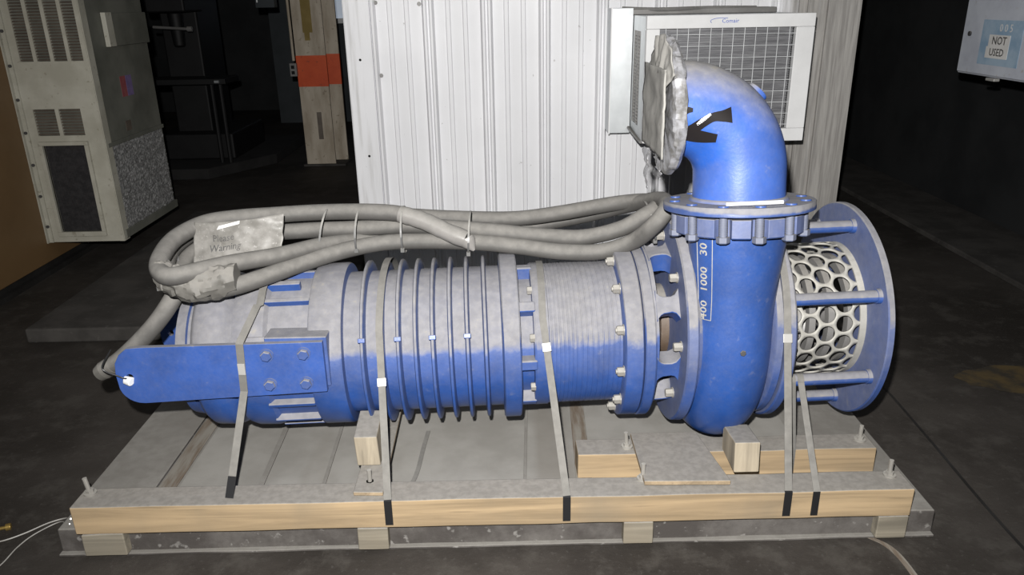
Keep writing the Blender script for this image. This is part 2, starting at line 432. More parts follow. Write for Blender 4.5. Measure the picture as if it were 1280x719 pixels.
for h in louv+low:
    b = B(); n = int((h[3]-h[2])/.0155)
    for i in range(n):
        z = h[2]+(i+.5)*(h[3]-h[2])/n
        Mx = Matrix.Translation(((h[0]+h[1])/2, cy0+.010, z)) @ Matrix.Rotation(.6, 4, 'X')
        b.box(-(h[1]-h[0])/2, (h[1]-h[0])/2, -.005, .005, -.0018, .0018, Mx)
    build('louvre', b, M['slat'], cu, smooth=0)
b = B(); b.box(scr[0], scr[1], cy0+.012, cy0+.016, scr[2], scr[3])
for i in range(26): 
    x = scr[0]+(i+.5)*(scr[1]-scr[0])/26; b.box(x-.001, x+.001, cy0+.009, cy0+.012, scr[2], scr[3])
build('screen', b, M['screen'], cu, smooth=0)
b = B(); f_ = .022
for (a0, a1, c0, c1) in ((scr[0]-f_, scr[1]+f_, scr[3], scr[3]+f_), (scr[0]-f_, scr[1]+f_, scr[2]-f_-.006, scr[2]), (scr[0]-f_, scr[0], scr[2], scr[3]), (scr[1], scr[1]+f_, scr[2], scr[3])):
    b.box(a0, a1, cy0-.018, cy0+.012, c0, c1)
build('screen_frame', b, M['beige'], cu, bevel=.002, smooth=0)
b = B(); b.box(-2.749, fx0, cy0-.01, cy0+.006, cz0, cz1); b.box(-2.749, -2.742, cy0-.03, cy0+.01, cz0, cz1)
build('mounting_flange', b, M['beige'], cu, smooth=0)
for i in range(7):
    b = B(); z = .28+i*.185; b.cyl((-2.733, cy0-.01, z), (-2.733, cy0-.018, z), .009, n=10); build('bolt', b, M['dark'], cu)
b = B(); b.box(cx1, cx1+.010, 4.50, 4.565, cz0, cz1); build('side_rail', b, M['beige'], cu, smooth=0)
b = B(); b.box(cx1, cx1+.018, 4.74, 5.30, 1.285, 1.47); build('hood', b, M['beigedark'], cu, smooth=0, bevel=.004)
b = B(); b.box(cx1+.002, cx1+.03, 4.735, 4.815, 1.285, 1.475); build('handle_plate', b, M['beige'], cu, smooth=0, bevel=.003)
def rough_sheet(y0, y1, z0, z1, x, amp, nu=40, nv=40, sc=30):
    b = B(); g = []
    for i in range(nu+1):
        r = []
        for j in range(nv+1):
            y = y0+(y1-y0)*i/nu; z = z0+(z1-z0)*j/nv
            r.append(b.bm.verts.new((x+amp*(.5+mn.noise(V((y*sc, z*sc, 3)))), y, z)))
        g.append(r)
    for i in range(nu):
        for j in range(nv): b.bm.faces.new([g[i][j], g[i+1][j], g[i+1][j+1], g[i][j+1]])
    return b
build('filter', rough_sheet(4.56, 5.27, .235, .735, cx1+.004, .009, 90, 75, 70), M['filter'], cu, smooth=0)
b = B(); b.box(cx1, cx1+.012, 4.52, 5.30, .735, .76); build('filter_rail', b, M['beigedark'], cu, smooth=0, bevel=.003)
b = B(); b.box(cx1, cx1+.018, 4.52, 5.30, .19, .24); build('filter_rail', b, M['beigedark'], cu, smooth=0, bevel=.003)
b = B(); b.box(cx1, cx1+.001, 4.83, 4.90, .99, 1.11); build('sticker', b, M['red'], cu, smooth=0)
b = B(); b.box(cx1, cx1+.001, 4.902, 4.98, .99, 1.11); build('sticker', b, M['mauve'], cu, smooth=0)
b = B(); b.box(cx1, cx1+.001, 4.80, 4.87, .79, .85); build('sticker', b, M['slat'], cu, smooth=0)

# low concrete pad in front of the enclosure
b = B(); b.box(-2.30, -.84, 3.40, 5.6, 0, .075)
tag(build('concrete_pad', b, M['kerb'], smooth=0, bevel=.012), 'low dark concrete pad on the floor behind the left end of the pump', 'concrete pad')

# ------------------------------------------------------------------ painted column
co = thing('steel_column', 'cream painted steel column with an orange band standing left of the white wall', 'column', (-1.77, 7.65, 0))
b = B()
def coln(z0, z1, e=0):
    bb = B()
    bb.box(-1.94-e, -1.66+e, 7.60-e, 7.62+e, z0, z1)      # front flange
    bb.box(-1.82, -1.80, 7.62, 7.86, z0, z1)
    bb.box(-1.94-e, -1.575+e, 7.80-e, 7.83+e, z0, z1)
    return bb
build('shaft', coln(0, 3.6), M['cream'], co, smooth=0)
build('painted_band', coln(.76, 1.045, .002), M['orange'], co, smooth=0)
b = B(); b.box(-1.85, -1.76, 7.596, 7.60, 1.25, 1.62); b.box(-1.838, -1.79, 7.596, 7.60, 1.18, 1.25); build('paint_patch', b, M['ochre'], co, smooth=0)
b = B(); b.box(-1.80, -1.755, 7.596, 7.60, .26, .52); build('scuff', b, M['slat'], co, smooth=0)
b = B(); b.cyl((-1.965, 7.60, 1.0), (-1.965, 7.60, 3.4), .013, n=10); build('conduit', b, M['cream'], co)
b = B(); b.box(-2.0, -1.935, 7.555, 7.60, .86, .98); sk = build('outlet_box', b, M['dustmetal'], co, smooth=0, bevel=.004)
b = B(); b.box(-1.985, -1.955, 7.552, 7.556, .93, .96); b.box(-1.985, -1.955, 7.552, 7.556, .88, .91); build('socket', b, M['void'], sk, smooth=0)
b = B(); b.box(-1.97, -1.56, 7.57, 7.86, 0, .02); build('base_plate', b, M['kerb'], co, smooth=0)
# bright window slit and hanging grey switch box beyond the column
b = B(); b.box(-2.2, -1.4, 10.54, 10.6, 1.30, 2.4)
w = struct(build('window_1', b, M['wallblue'], smooth=0))
b = B(); sheet_with_holes(b, -2.24, -1.36, 1.26, 2.44, [(-2.18, -1.42, 1.32, 2.38)], 10.50, 10.56); build('window_frame', b, M['white'], w, smooth=0)
q = N('window_light'); q.col((.6, .65, .7)); q.p.inputs['Emission Color'].default_value = (.75, .85, 1, 1); q.p.inputs['Emission Strength'].default_value = .25
b = B(); b.box(-2.18, -1.42, 10.535, 10.54, 1.32, 2.38); build('window_pane', b, q.set(.2), w, smooth=0)
sb = thing('switch_box', 'small grey-blue electrical box hung in the shadow left of the cream column', 'electrical box', (-2.1, 7.5, 1.47))
b = B(); b.box(-2.20, -2.03, 7.4, 7.5, 1.475, 1.72); build('case', b, M['wallblue'], sb, smooth=0, bevel=.004)
b = B(); b.box(-2.185, -2.175, 7.392, 7.4, 1.52, 1.56); build('latch', b, M['white'], sb, smooth=0)
b = B(); b.cyl((-2.10, 7.45, 1.7), (-2.10, 7.45, 3.4), .015, n=10); build('conduit', b, M['dark'], sb)

# dark machine on a plinth, in shadow behind the cooler
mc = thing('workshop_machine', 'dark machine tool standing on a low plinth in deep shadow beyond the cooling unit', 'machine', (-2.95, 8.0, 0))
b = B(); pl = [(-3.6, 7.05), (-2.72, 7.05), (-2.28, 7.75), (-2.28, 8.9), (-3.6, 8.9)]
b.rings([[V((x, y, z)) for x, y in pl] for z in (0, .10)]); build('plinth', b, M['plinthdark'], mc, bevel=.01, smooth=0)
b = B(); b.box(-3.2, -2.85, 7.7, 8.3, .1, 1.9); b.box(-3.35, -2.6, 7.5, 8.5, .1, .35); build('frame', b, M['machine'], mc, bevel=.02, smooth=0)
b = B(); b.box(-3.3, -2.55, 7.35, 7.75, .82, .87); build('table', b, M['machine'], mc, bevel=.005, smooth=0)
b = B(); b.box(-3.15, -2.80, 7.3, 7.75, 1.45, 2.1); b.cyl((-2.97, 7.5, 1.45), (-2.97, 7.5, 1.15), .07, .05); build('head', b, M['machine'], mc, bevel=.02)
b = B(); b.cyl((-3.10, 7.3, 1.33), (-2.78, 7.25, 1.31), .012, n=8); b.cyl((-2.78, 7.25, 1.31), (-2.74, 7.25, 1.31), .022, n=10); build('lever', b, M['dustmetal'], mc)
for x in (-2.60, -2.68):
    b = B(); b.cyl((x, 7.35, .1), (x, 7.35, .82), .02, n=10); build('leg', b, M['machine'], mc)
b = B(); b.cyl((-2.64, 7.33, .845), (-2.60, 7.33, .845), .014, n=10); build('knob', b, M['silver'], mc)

# ------------------------------------------------------------------ wall box, top right
wb = thing('electrical_cabinet', 'blue-grey steel electrical cabinet with a pasted label hanging at the upper right', 'electrical cabinet', (2.7, 3.8, 1.1))
b = B(); b.box(2.41, 3.299, 3.25, 4.21, 1.10, 2.0); build('case', b, M['boxgrey'], wb, bevel=.008, smooth=0)
b = B(); b.box(2.395, 2.412, 3.27, 4.19, 1.11, 1.99); dr = build('door', b, M['boxgrey'], wb, bevel=.005, smooth=0)
def yz(y, z, x=2.3935): return Matrix.Translation((x, y, z)) @ Matrix.Rotation(-PI/2, 4, 'Z') @ Matrix.Rotation(PI/2, 4, 'X')
b = B(); b.box(2.3935, 2.395, 3.70, 4.02, 1.16, 1.37); lb = build('blue_label', b, M['stickerblue'], dr, smooth=0)
b = B(); b.box(2.392, 2.3935, 3.785, 3.95, 1.247, 1.302); b.box(2.392, 2.3935, 3.785, 3.962, 1.193, 1.247); build('white_label', b, M['paper'], dr, smooth=0)
b = B(); b.text('NOT', .052, yz(3.865, 1.274, 2.3915), .0004, .0006); b.text('USED', .048, yz(3.872, 1.220, 2.3915), .0004, .0006); build('lettering', b, M['ink'], dr, smooth=0)
b = B(); b.text('0 0 5', .05, yz(3.83, 1.333, 2.393), .0003); build('faded_number', b, M['paper'], dr, smooth=0)
b = B(); b.box(2.38, 2.41, 3.83, 3.90, 1.088, 1.102); build('latch', b, M['seal'], wb, bevel=.003, smooth=0)
b = B(); b.cyl((2.394, 4.12, 1.30), (2.386, 4.12, 1.30), .012, n=10); build('lock', b, M['dark'], dr)

# ------------------------------------------------------------------ skid platform with timbers
sk = thing('shipping_skid', 'dusty shipping skid with a long pine front beam on which the blue pump lies', 'skid', (-.04, 2.25, 0))
def jit(b, amp, sc=3, axes=(1, 1, 1)):
    for v in b.bm.verts:
        n_ = mn.noise_vector(v.co*sc); v.co += V((n_.x*axes[0], n_.y*axes[1], n_.z*axes[2]))*amp
    return b
def sbox(x0, x1, y0, y1, z0, z1, nx=1, ny=1, nz=1, rot=0):
    b = B(); b.box(x0, x1, y0, y1, z0, z1)
    ax = [(nx, 0), (ny, 1), (nz, 2)]
    for n_, a in ax:
        for i in range(1, n_):
            lo, hi = ((x0, x1), (y0, y1), (z0, z1))[a]; p = [0, 0, 0]; p[a] = lo+(hi-lo)*i/n_; no = [0, 0, 0]; no[a] = 1
            bmesh.ops.bisect_plane(b.bm, geom=b.bm.verts[:]+b.bm.edges[:]+b.bm.faces[:], plane_co=p, plane_no=no)
    if rot:
        c = V(((x0+x1)/2, (y0+y1)/2, 0)); R = Matrix.Translation(c) @ Matrix.Rotation(rot, 4, 'Z') @ Matrix.Translation(-c)
        b.bend(lambda p: R @ p)
    return b
b = sbox(-1.322, 1.240, 1.872, 2.72, .0, .083, 24, 4, 1); jit(b, .004, 4)
build('platform', b, M['slab'], sk, bevel=.006, smooth=30)
b = sbox(-1.324, 1.238, 1.855, 1.90, .0, .008, 30, 2, 1); jit(b, .004, 5, (1, 1, .3)); build('base_lip', b, M['slab'], sk, bevel=.003, smooth=30)
b = sbox(-1.04, .96, 1.96, 2.715, .083, .088, 20, 8, 1); jit(b, .0012, 6, (0, 0, 1)); build('deck_sheet', b, M['deck'], sk, smooth=30)
b = sbox(-1.318, -1.11, 1.95, 2.72, .083, .093, 1, 6, 1); build('deck_board', b, M['slab'], sk, bevel=.003, smooth=30)
b = sbox(-1.105, -1.05, 1.95, 2.72, .083, .089, 1, 6, 1); build('deck_board', b, M['board'], sk, bevel=.002, smooth=30)
for xs, w in ((.215, .05), (-.60, .012), (-.80, .018), (-.44, .02), (.05, .01)):
    b = sbox(xs, xs+w, 1.97, 2.70, .086, .0915, 1, 6, 1, -.04 if xs > 0 else .03); build('deck_batten', b, M['board'] if xs > .1 else M['slab'], sk, bevel=.001, smooth=30)
b = sbox(-1.252, 1.150, 1.845, 1.940, .085, .176, 40, 2, 2); jit(b, .0028, 5); build('beam', b, M['wood'], sk, bevel=.004, smooth=40)
b = sbox(.209, 1.140, 2.062, 2.150, .088, .176, 16, 2, 2); jit(b, .0025, 5); build('beam', b, M['wood'], sk, bevel=.004, smooth=40)
for (x0, x1, y0) in ((-1.235, -1.115, 1.842), (-.446, -.357, 1.842), (.322, .408, 1.842), (1.058, 1.145, 1.842)):
    b = sbox(x0, x1, y0, 1.935, .011, .086, 2, 2, 2); jit(b, .003, 9); build('foot_block', b, M['woodfoot'], sk, bevel=.004, smooth=40)
for (x, y, tx) in ((-1.224, 1.915, -.12), (-.412, 1.925, 0), (.387, 1.925, 0), (1.108, 1.915, .0), (1.106, 2.11, .0), (.367, 2.10, -.08)):
    b = B(); b.cyl((x, y, .17), (x+tx*.06, y, .228), .0065, n=10); b.cyl((x, y, .175), (x, y, .181), .018, n=14); b.cyl((x, y, .181), (x, y, .190), .012, n=6)
    build('anchor_bolt', b, M['bolt'], sk)
# loose timbers carrying the pump
b = B(); pts = [(.384, 1.885), (.632, 1.878), (.596, 2.155), (.386, 2.158)]
b.rings([[V((x, y, z+(.004 if y < 2 else 0))) for x, y in pts] for z in (.177, .192)])
tag(build('plank', b, M['woodY'], bevel=.003), 'wide dusty plank lying across both beams beneath the blue volute', 'plank')
b = B(); pts = [(-.452, 1.872), (-.366, 1.868), (-.372, 2.46), (-.455, 2.46)]
b.rings([[V((x, y, z)) for x, y in pts] for z in (.177, .190)])
tag(build('plank', b, M['woodY'], bevel=.003), 'narrow dusty plank running back under the motor from the front beam', 'plank')
def wedge(x0, x1, y0, y1, z0, zf, zb, lean=0):
    b = B(); b.rings([[V((x0+lean*0, y0, z0)), V((x1, y0, z0)), V((x1-lean, y0+.006, zf)), V((x0-lean, y0+.006, zf))],
                      [V((x0, y1, z0)), V((x1, y1, z0)), V((x1-lean, y1, zb)), V((x0-lean, y1, zb))]]); return b
tag(build('wooden_chock', wedge(-.462, -.392, 2.005, 2.14, .190, .285, .305, .006), M['woodpale'], bevel=.004), 'pale wooden chock wedged under the ribbed motor', 'chock')
tag(build('wooden_chock', wedge(.660, .735, 1.945, 2.078, .176, .275, .262, .002), M['woodpale'], bevel=.004), 'pale wooden chock wedged under the volute on the front beam', 'chock')

# ------------------------------------------------------------------ the pump: frame of its shaft axis
yw, tl = math.radians(1.8), math.radians(.8)
O = V((0, 2.33, .47)); OC = V((0, 0, .045))          # the volute end sits a little higher than the motor
A = V((math.cos(yw)*math.cos(tl), math.sin(yw)*math.cos(tl), math.sin(tl)))
E1 = V((-math.sin(yw), math.cos(yw), 0)); E2 = A.cross(E1)
def rad(e): return -E1*math.cos(e)+E2*math.sin(e)     # e = 0 faces the front, 90 deg up
def pt(s, r, e, c=0): return O+A*s+rad(e)*r+OC*c
def lathe(b, prof, c=0, n=112, cap=True):
    ang = [2*PI*i/n for i in range(n)]
    return b.rings([[pt(s, r, a, c) for a in ang] for s, r in prof], cap)
def hexbolt(b, p, d, r, h, stud=0, washer=True):
    p, d = V(p), V(d).normalized(); u = d.orthogonal().normalized(); w = d.cross(u)
    if washer: b.cyl(p, p+d*.0025, r*1.25, n=18)
    ring = lambda q, k: [q+(u*math.cos(a*PI/3)+w*math.sin(a*PI/3))*r*k for a in range(6)]
    b.rings([ring(p+d*.0025, 1), ring(p+d*h*.85, 1), ring(p+d*h, .85)])
    if stud: b.cyl(p, p+d*(h+stud), r*.5, n=12)
    return b
def bar(b, s0, s1, r0, r1, e, w, c=0):
    """block lying along the axis, radial height r0..r1, tangential width w"""
    t = rad(e+PI/2)
    ring = []
    for s in (s0, s1):
        ring.append([pt(s, r0, e, c)-t*w/2, pt(s, r0, e, c)+t*w/2, pt(s, r1, e, c)+t*w/2, pt(s, r1, e, c)-t*w/2])
    return b.rings(ring)
D = math.radians
pump = thing('pump', 'large dusty blue horizontal pump with finned motor, volute and strainer, strapped to the skid', 'pump', (-.1, 2.33, .19))

# terminal housing at the left end
b = B(); lathe(b, [(-1.0, .05), (-1.0, .205), (-.968, .212), (-.966, .20), (-.955, .202), (-.945, .232), (-.93, .244), (-.872, .247), (-.852, .240), (-.838, .222), (-.832, .216),
                   (-.828, .216), (-.822, .244), (-.80, .252), (-.745, .254), (-.728, .250), (-.718, .236), (-.60, .236)])
th = build('terminal_housing', b, M['blue'], pump, smooth=40)
for e in (113, 85, 55, -22, -43, -66, 150, 190, 230, 265):
    b = B(); bar(b, -.735, -.595, .22, .258, D(e), .014); build('rib', b, M['blue'], th, bevel=.003)
b = B(); bar(b, -.80, -.595, .20, .262, D(27), .024); build('rib', b, M['blue'], th, bevel=.004)
b = B(); bar(b, -.835, -.63, .20, .262, D(70), .02); build('rib', b, M['blue'], th, bevel=.004)
# motor housing, end flanges
b = B(); lathe(b, [(-.597, .20), (-.595, .255), (-.59, .259), (-.505, .260), (-.498, .256), (-.496, .228), (-.024, .228), (-.022, .262), (-.018, .267), (.028, .267), (.032, .263), (.034, .20)])
mo = build('motor_housing', b, M['blue'], pump, smooth=40)
fins = [-.437, -.381, -.331, -.280, -.229, -.177, -.126, -.072]
for s in fins:
    b = B(); lathe(b, [(s-.0085, .224), (s-.0062, .256), (s-.0035, .2625), (s+.0035, .2625), (s+.0062, .256), (s+.0085, .224)])
    build('cooling_fin', b, M['blue'], mo, smooth=40)
for s in (-.437, -.331, -.229, -.126):
    b = B(); bar(b, s-.0105, s+.0105, .255, .2665, D(24), .014); build('lug', b, M['blue_bright'], mo, bevel=.002)
# coupling space and bearing housing
b = B(); lathe(b, [(.03, .198), (.085, .198)]); build('coupling_neck', b, M['blue'], pump)
for k in range(8):
    b = B(); bar(b, .028, .082, .19, .236, D(-1+45*k), .034); build('neck_rib', b, M['blue'], pump, bevel=.006)
for e in (-24, -50, 20, 60):
    b = B(); hexbolt(b, pt(.078, .222, D(e)), -A, .013, .018, washer=False); build('bolt', b, M['bolt'], pump)
pr = [(.072, .19), (.074, .229), (.080, .232), (.118, .232), (.120, .2285)]
s = .125
while s < .332:
    pr += [(s, .2285), (s+.0012, .2272), (s+.0035, .2272), (s+.0047, .2285)]; s += .0125 if s < .2 else .016
pr += [(.345, .2285), (.346, .19)]
b = B(); lathe(b, pr); bh = build('bearing_housing', b, M['blue'], pump, smooth=25)
# twin flange
b = B(); lathe(b, [(.340, .19), (.340, .272), (.344, .278), (.392, .279), (.396, .274), (.396, .19)]); build('flange', b, M['blue'], pump)
b = B(); lathe(b, [(.3985, .19), (.3985, .276), (.402, .281), (.428, .281), (.433, .277), (.433, .19)]); lf = build('lantern_flange', b, M['blue'], pump)
b = B(); lathe(b, [(.39, .262), (.40, .262)]); build('gasket', b, M['black_steel'], pump)
for k in range(12):
    e = D(-37+30*k)
    b = B(); hexbolt(b, pt(.3405, .250, e), -A, .0145, .022, .004); build('bolt', b, M['bolt'], pump)
# lantern: eight webs between the flange and the back plate, dark seal housing inside
b = B(); lathe(b, [(.43, .14), (.455, .155), (.48, .12), (.52, .12)], .6, 64); build('seal_housing', b, M['brown'], pump)
b = B(); rg = [[pt(s_, r, 2*PI*k/96, .6) for k in range(96)] for s_, r in ((.430, .215), (.430, .262), (.442, .262), (.442, .215))]; b.rings(rg, loop=True)
build('lantern_collar', b, M['blue'], pump)
for k in range(8):
    e = D(32+45*k)
    b = B(); ring = []
    for s_, wk in ((.436, .100), (.441, .078), (.448, .062), (.458, .052), (.482, .050), (.494, .060), (.502, .082), (.508, .105)):
        t_ = rad(e+PI/2); cc = .62+.1*(s_-.436)/.07
        ring.append([pt(s_, .20, e, cc)-t_*wk/2, pt(s_, .20, e, cc)+t_*wk/2, pt(s_, .264, e, cc)+t_*wk/2, pt(s_, .264, e, cc)-t_*wk/2])
    b.rings(ring); build('lantern_web', b, M['blue'], pump, bevel=.004)
for k in range(8):
    e = D(32+22.5+45*k-8)
    b = B(); hexbolt(b, pt(.505, .268, e, 1), -A, .0135, .024); build('bolt', b, M['bolt'], pump)
b = B(); lathe(b, [(.505, .11), (.505, .336), (.509, .342), (.534, .344), (.539, .340), (.541, .322), (.552, .316), (.575, .300), (.590, .27), (.60, .16)], 1)
build('back_plate', b, M['blue_film'], pump, smooth=30)

# volute: spiral tube round the shaft running out into the upright discharge neck
Rc, SC = .250, .655
eT = D(7.0)
rings = []; NR = 48; ns = 100
def tuberr(q): return .058+.060*q**.5
e0 = eT-D(338)
for i in range(ns+1):
    q = i/ns; e = e0+(eT-e0)*q; r = tuberr(q); r_ = rad(e)
    dd = min(1, (eT-e)/D(75)); c_ = O+OC+A*SC+r_*(Rc+.036*dd*dd*(3-2*dd)-.05*max(0, (eT-e)/D(338)-.3))
    rings.append([c_+r_*math.cos(a)*r+A*math.sin(a)*r*(1.0) for a in [2*PI*k/NR for k in range(NR)]])
r_ = rad(eT); T = rad(eT+PI/2); cT = O+OC+A*SC+r_*Rc
Lf = .404
def nozc(t): return cT+T*t+A*(.012*min(1, t/.3))
for t, r in ((.04, .1185), (.09, .120), (.14, .123), (.19, .127), (.24, .132), (.28, .137), (.31, .1405), (.335, .1415)):
    c_ = nozc(t); rings.append([c_+r_*math.cos(a)*r+A*math.sin(a)*r for a in [2*PI*k/NR for k in range(NR)]])
b = B(); b.rings(rings); vo = build('volute', b, M['blue_clean'], pump, smooth=50)
b = B(); lathe(b, [(.58, .24), (.73, .24), (.745, .255), (.765, .275), (.785, .285)], 1); build('volute_core', b, M['blue_film'], pump)
# suction cover flanges
b = B(); lathe(b, [(.762, .22), (.764, .322), (.768, .328), (.787, .328), (.790, .324), (.790, .22)], 1); build('suction_cover', b, M['blue_film'], pump)
b = B(); lathe(b, [(.794, .20), (.794, .334), (.798, .339), (.818, .340), (.823, .336), (.823, .20)], 1); build('suction_flange', b, M['blue_film'], pump)
b = B(); lathe(b, [(.788, .315), (.796, .315)], 1); build('gasket', b, M['black_steel'], pump)
# lower, notched flange of the discharge neck and its studs
def fl_frame(e): return r_*math.cos(e)+A*math.sin(e)
cF = nozc(Lf)
b = B(); ring = []; nb = 12; prof = []
for k in range(nb):
    a0 = 2*PI*k/nb
    for da, rr in ((-.26+.0, .186), (-.125, .186), (-.115, .174), (-.075, .164), (.075, .164), (.115, .174), (.125, .186), (.26, .186)):
        prof.append((a0+da, rr))
def fring(t, k=1): return [nozc(t)+fl_frame(a)*r*k for a, r in prof]
b.rings([fring(Lf-.088, .96), fring(Lf-.084), fring(Lf-.034)])
build('discharge_flange', b, M['blue_film'], pump, smooth=30, bevel=.002)
for k in range(nb):
    a0 = 2*PI*k/nb; p = nozc(Lf-.084)+fl_frame(a0)*.180
    b = B(); hexbolt(b, p+T*.006, -T, .0185, .020, 0, False); b.cyl(p, nozc(Lf-.02)+fl_frame(a0)*.180, .0105, n=14)
    for i in range(9): b.cyl(p+T*(.008+i*.005), p+T*(.0105+i*.005), .0125, n=14)
    build('stud', b, M['studblue'], pump)
# discharge elbow with loose ring flange
el = None
b = B()
bend = .180; r0 = .1285
cB = nozc(Lf)
ax = V((-1, 0, 0)); ax = (ax-T*ax.dot(T)).normalized(); nrm = T.cross(ax).normalized()
rings = []
def cring(c_, d_, r, n=56):
    w = d_.cross(nrm).normalized()
    return [c_+(nrm*math.cos(2*PI*k/n)+w*math.sin(2*PI*k/n))*r for k in range(n)]
for t in (-.02, .0, .03, .074): rings.append(cring(cB+T*t, T, r0))
arc_c = cB+T*.080+ax*bend
for i in range(1, 29):
    a = PI/2*i/28; rings.append(cring(arc_c-ax*math.cos(a)*bend+T*math.sin(a)*bend, T*math.cos(a)+ax*math.sin(a), r0))
rings.append(cring(arc_c+T*bend+ax*.032, ax, r0))
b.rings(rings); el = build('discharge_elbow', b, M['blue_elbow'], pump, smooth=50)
b = B(); n_ = 84
b.rings([[cF+T*t+fl_frame(2*PI*k/n_)*r for k in range(n_)] for t, r in ((-.026, .205), (-.023, .2105), (-.003, .2105), (0, .208), (.0005, .14))])
build('elbow_flange', b, M['blue'], pump, smooth=40)
b = B(); b.rings([[cF+T*t+fl_frame(2*PI*k/n_)*r for k in range(n_)] for t, r in ((0, .139), (.006, .136), (.010, .130))]); build('weld_bead', b, M['blue_elbow'], pump)
for k in range(nb):
    a0 = 2*PI*k/nb; p = cF+fl_frame(a0)*.183
    b = B(); b.cyl(p-T*.001, p+T*.004, .0155, .014, n=20); build('bolt_head', b, M['blue_bright'], pump)
eC = arc_c+T*bend
b = B(); b.rings([[eC+ax*t+(nrm*math.cos(2*PI*k/n_)+T*math.sin(2*PI*k/n_))*r for k in range(n_)] for t, r in ((.012, .130), (.013, .172), (.030, .174), (.032, .17))]); build('end_flange', b, M['dustmetal'], el)
b = B(); a = D(44); d_ = -ax*math.cos(a)+T*math.sin(a); p = arc_c+d_*(bend+r0-.012)
b.cyl(p, p+d_*.020, .034, .030, n=28); build('boss', b, M['blue_elbow'], el, bevel=.003)
# torn black tape on the elbow
def elbow_surf(px, pz, lift=.0015):
    """front surface point of the elbow above in-plane coords: px along -ax from the outer side, pz up"""
    q = cB+ax*px+T*pz
    rel = q-arc_c; u = -rel.dot(ax); w = rel.dot(T)
    if w < 0: off = u-bend
    elif u < 0: off = w-bend
    else: off = math.hypot(u, w)-bend
    off = max(-r0*.98, min(r0*.98, off)); h = math.sqrt(r0*r0-off*off)+lift
    return q+(nrm if nrm.y < 0 else -nrm)*h
def strip(name, path, w, m, parent):
    b = B(); P = smoothpath([V((x, z, 0)) for x, z, _ in path], 6); W = smoothpath([V((w_, 0, 0)) for _, _, w_ in path], 6); vs = []
    for i, p in enumerate(P):
        t_ = (P[min(i+1, len(P)-1)]-P[max(i-1, 0)]).normalized(); s_ = V((-t_.y, t_.x, 0))*W[i].x/2
        row = []
        for k in range(5):
            q = p-s_+s_*2*k/4; row.append(b.bm.verts.new(elbow_surf(q.x, q.y)))
        vs.append(row)
    for i in range(len(vs)-1):
        for k in range(4): b.bm.faces.new([vs[i][k], vs[i][k+1], vs[i+1][k+1], vs[i+1][k]])
    return build(name, b, m, parent)
zc = .071+bend
strip('torn_tape', [(.062, zc-.012, .042), (.085, zc-.014, .03), (.11, zc-.016, .024), (.135, zc-.028, .026), (.165, zc-.048, .030), (.195, zc-.062, .026)], 0, M['black'], el)
strip('torn_tape', [(.098, zc-.072, .022), (.13, zc-.068, .03), (.16, zc-.062, .034), (.19, zc-.055, .03)], 0, M['black'], el)
strip('torn_tape', [(.165, zc+.004, .010), (.18, zc+.004, .018), (.195, zc-.004, .022)], 0, M['black'], el)
strip('tape_glint', [(.118, zc-.008, .006), (.138, zc-.022, .010), (.152, zc-.034, .006)], 0, M['white'], el)

# painted numbers up the neck
def on_neck(a, t, lift=.0012):
    rr = .123+(.1405-.123)*max(0, min(1, (t-.14)/.17)) if t > .14 else .1185+max(0, t)*.03
    return nozc(t)+fl_frame(a)*(rr+lift)
Mt = Matrix.Rotation(PI/2, 4, 'Z')
for num, tc in (('400', .098), ('1000', .188), ('30', .276)):
    b = B(); b.text(num, .030, Mt, .0, .0005)
    b.bend(lambda p: on_neck(D(-58)+p.x/.128*1.15, tc+p.y*1.25)); build('painted_number', b, M['chalk'], vo, smooth=0)
b = B()
for a_ in (-69, -46):
    pts = [on_neck(D(a_), .07+i*.02, .0008) for i in range(13)]; b.tube(pts, .0011, 6)
b.tube([on_neck(D(-69+i*4.6), .07, .0008) for i in range(6)], .0011, 6)
build('painted_outline', b, M['chalk'], vo)
b = B(); b.text('9', .034, Mt, .0, .0006); b.bend(lambda p: on_neck(D(-80)+p.x/.128, .165+p.y)); build('painted_mark', b, M['paper'], vo, smooth=0)
b = B(); hexbolt(b, cT+T*.0-T*.02+r_*.1175-A*.0, r_, .009, .006, washer=False); build('plug', b, M['dark'], vo)

# strainer: perforated basket between the suction flange and an outer ring on seven stand-off bars
s0, s1 = .822, 1.088
nrow, p_ = 22, 2*PI*.213/22
dc = p_*.866; ncol = 5; b = B(); nseg = 24
for i in range(-1, ncol+1):
    for j in range(nrow):
        u = s0+.012+(i+.5)*dc; v = (j+(i % 2)*.5)*p_
        ci, ho = [], []
        for k in range(nseg):
            a_ = 2*PI*k/nseg; 
            # hexagon with vertices on the u axis: support distance
            am = (a_ % (PI/3))-PI/6
            hx = (p_/2)/math.cos(am)
            ho.append((u+hx*math.cos(a_), v+hx*math.sin(a_))); rr = .0258
            ci.append((u+rr*math.cos(a_), v+rr*math.sin(a_)))
        mk = lambda L: [b.bm.verts.new(pt(max(s0, min(s1, x)), .213, D(0)+y/.213, 1)) for x, y in L]
        if u < s0+.008 or u > s1-.008: continue
        H, K = mk(ho), mk(ci)
        for k in range(nseg):
            k2 = (k+1) % nseg; b.bm.faces.new([H[k], H[k2], K[k2], K[k]])
bmesh.ops.remove_doubles(b.bm, verts=b.bm.verts, dist=.0004)
bk = build('strainer_basket', b, M['basket'], pump, smooth=40); md = bk.modifiers.new('s', 'SOLIDIFY'); md.thickness = .005; md.offset = 0
b = B()
for sa, sb_ in ((.822, .836), (1.066, 1.088)):
    n_ = 96; rg = [[pt(s_, r, 2*PI*k/n_, 1) for k in range(n_)] for s_, r in ((sa, .2105), (sa, .2158), (sb_, .2158), (sb_, .2105))]; b.rings(rg, loop=True)
build('basket_rim', b, M['basket'], pump)
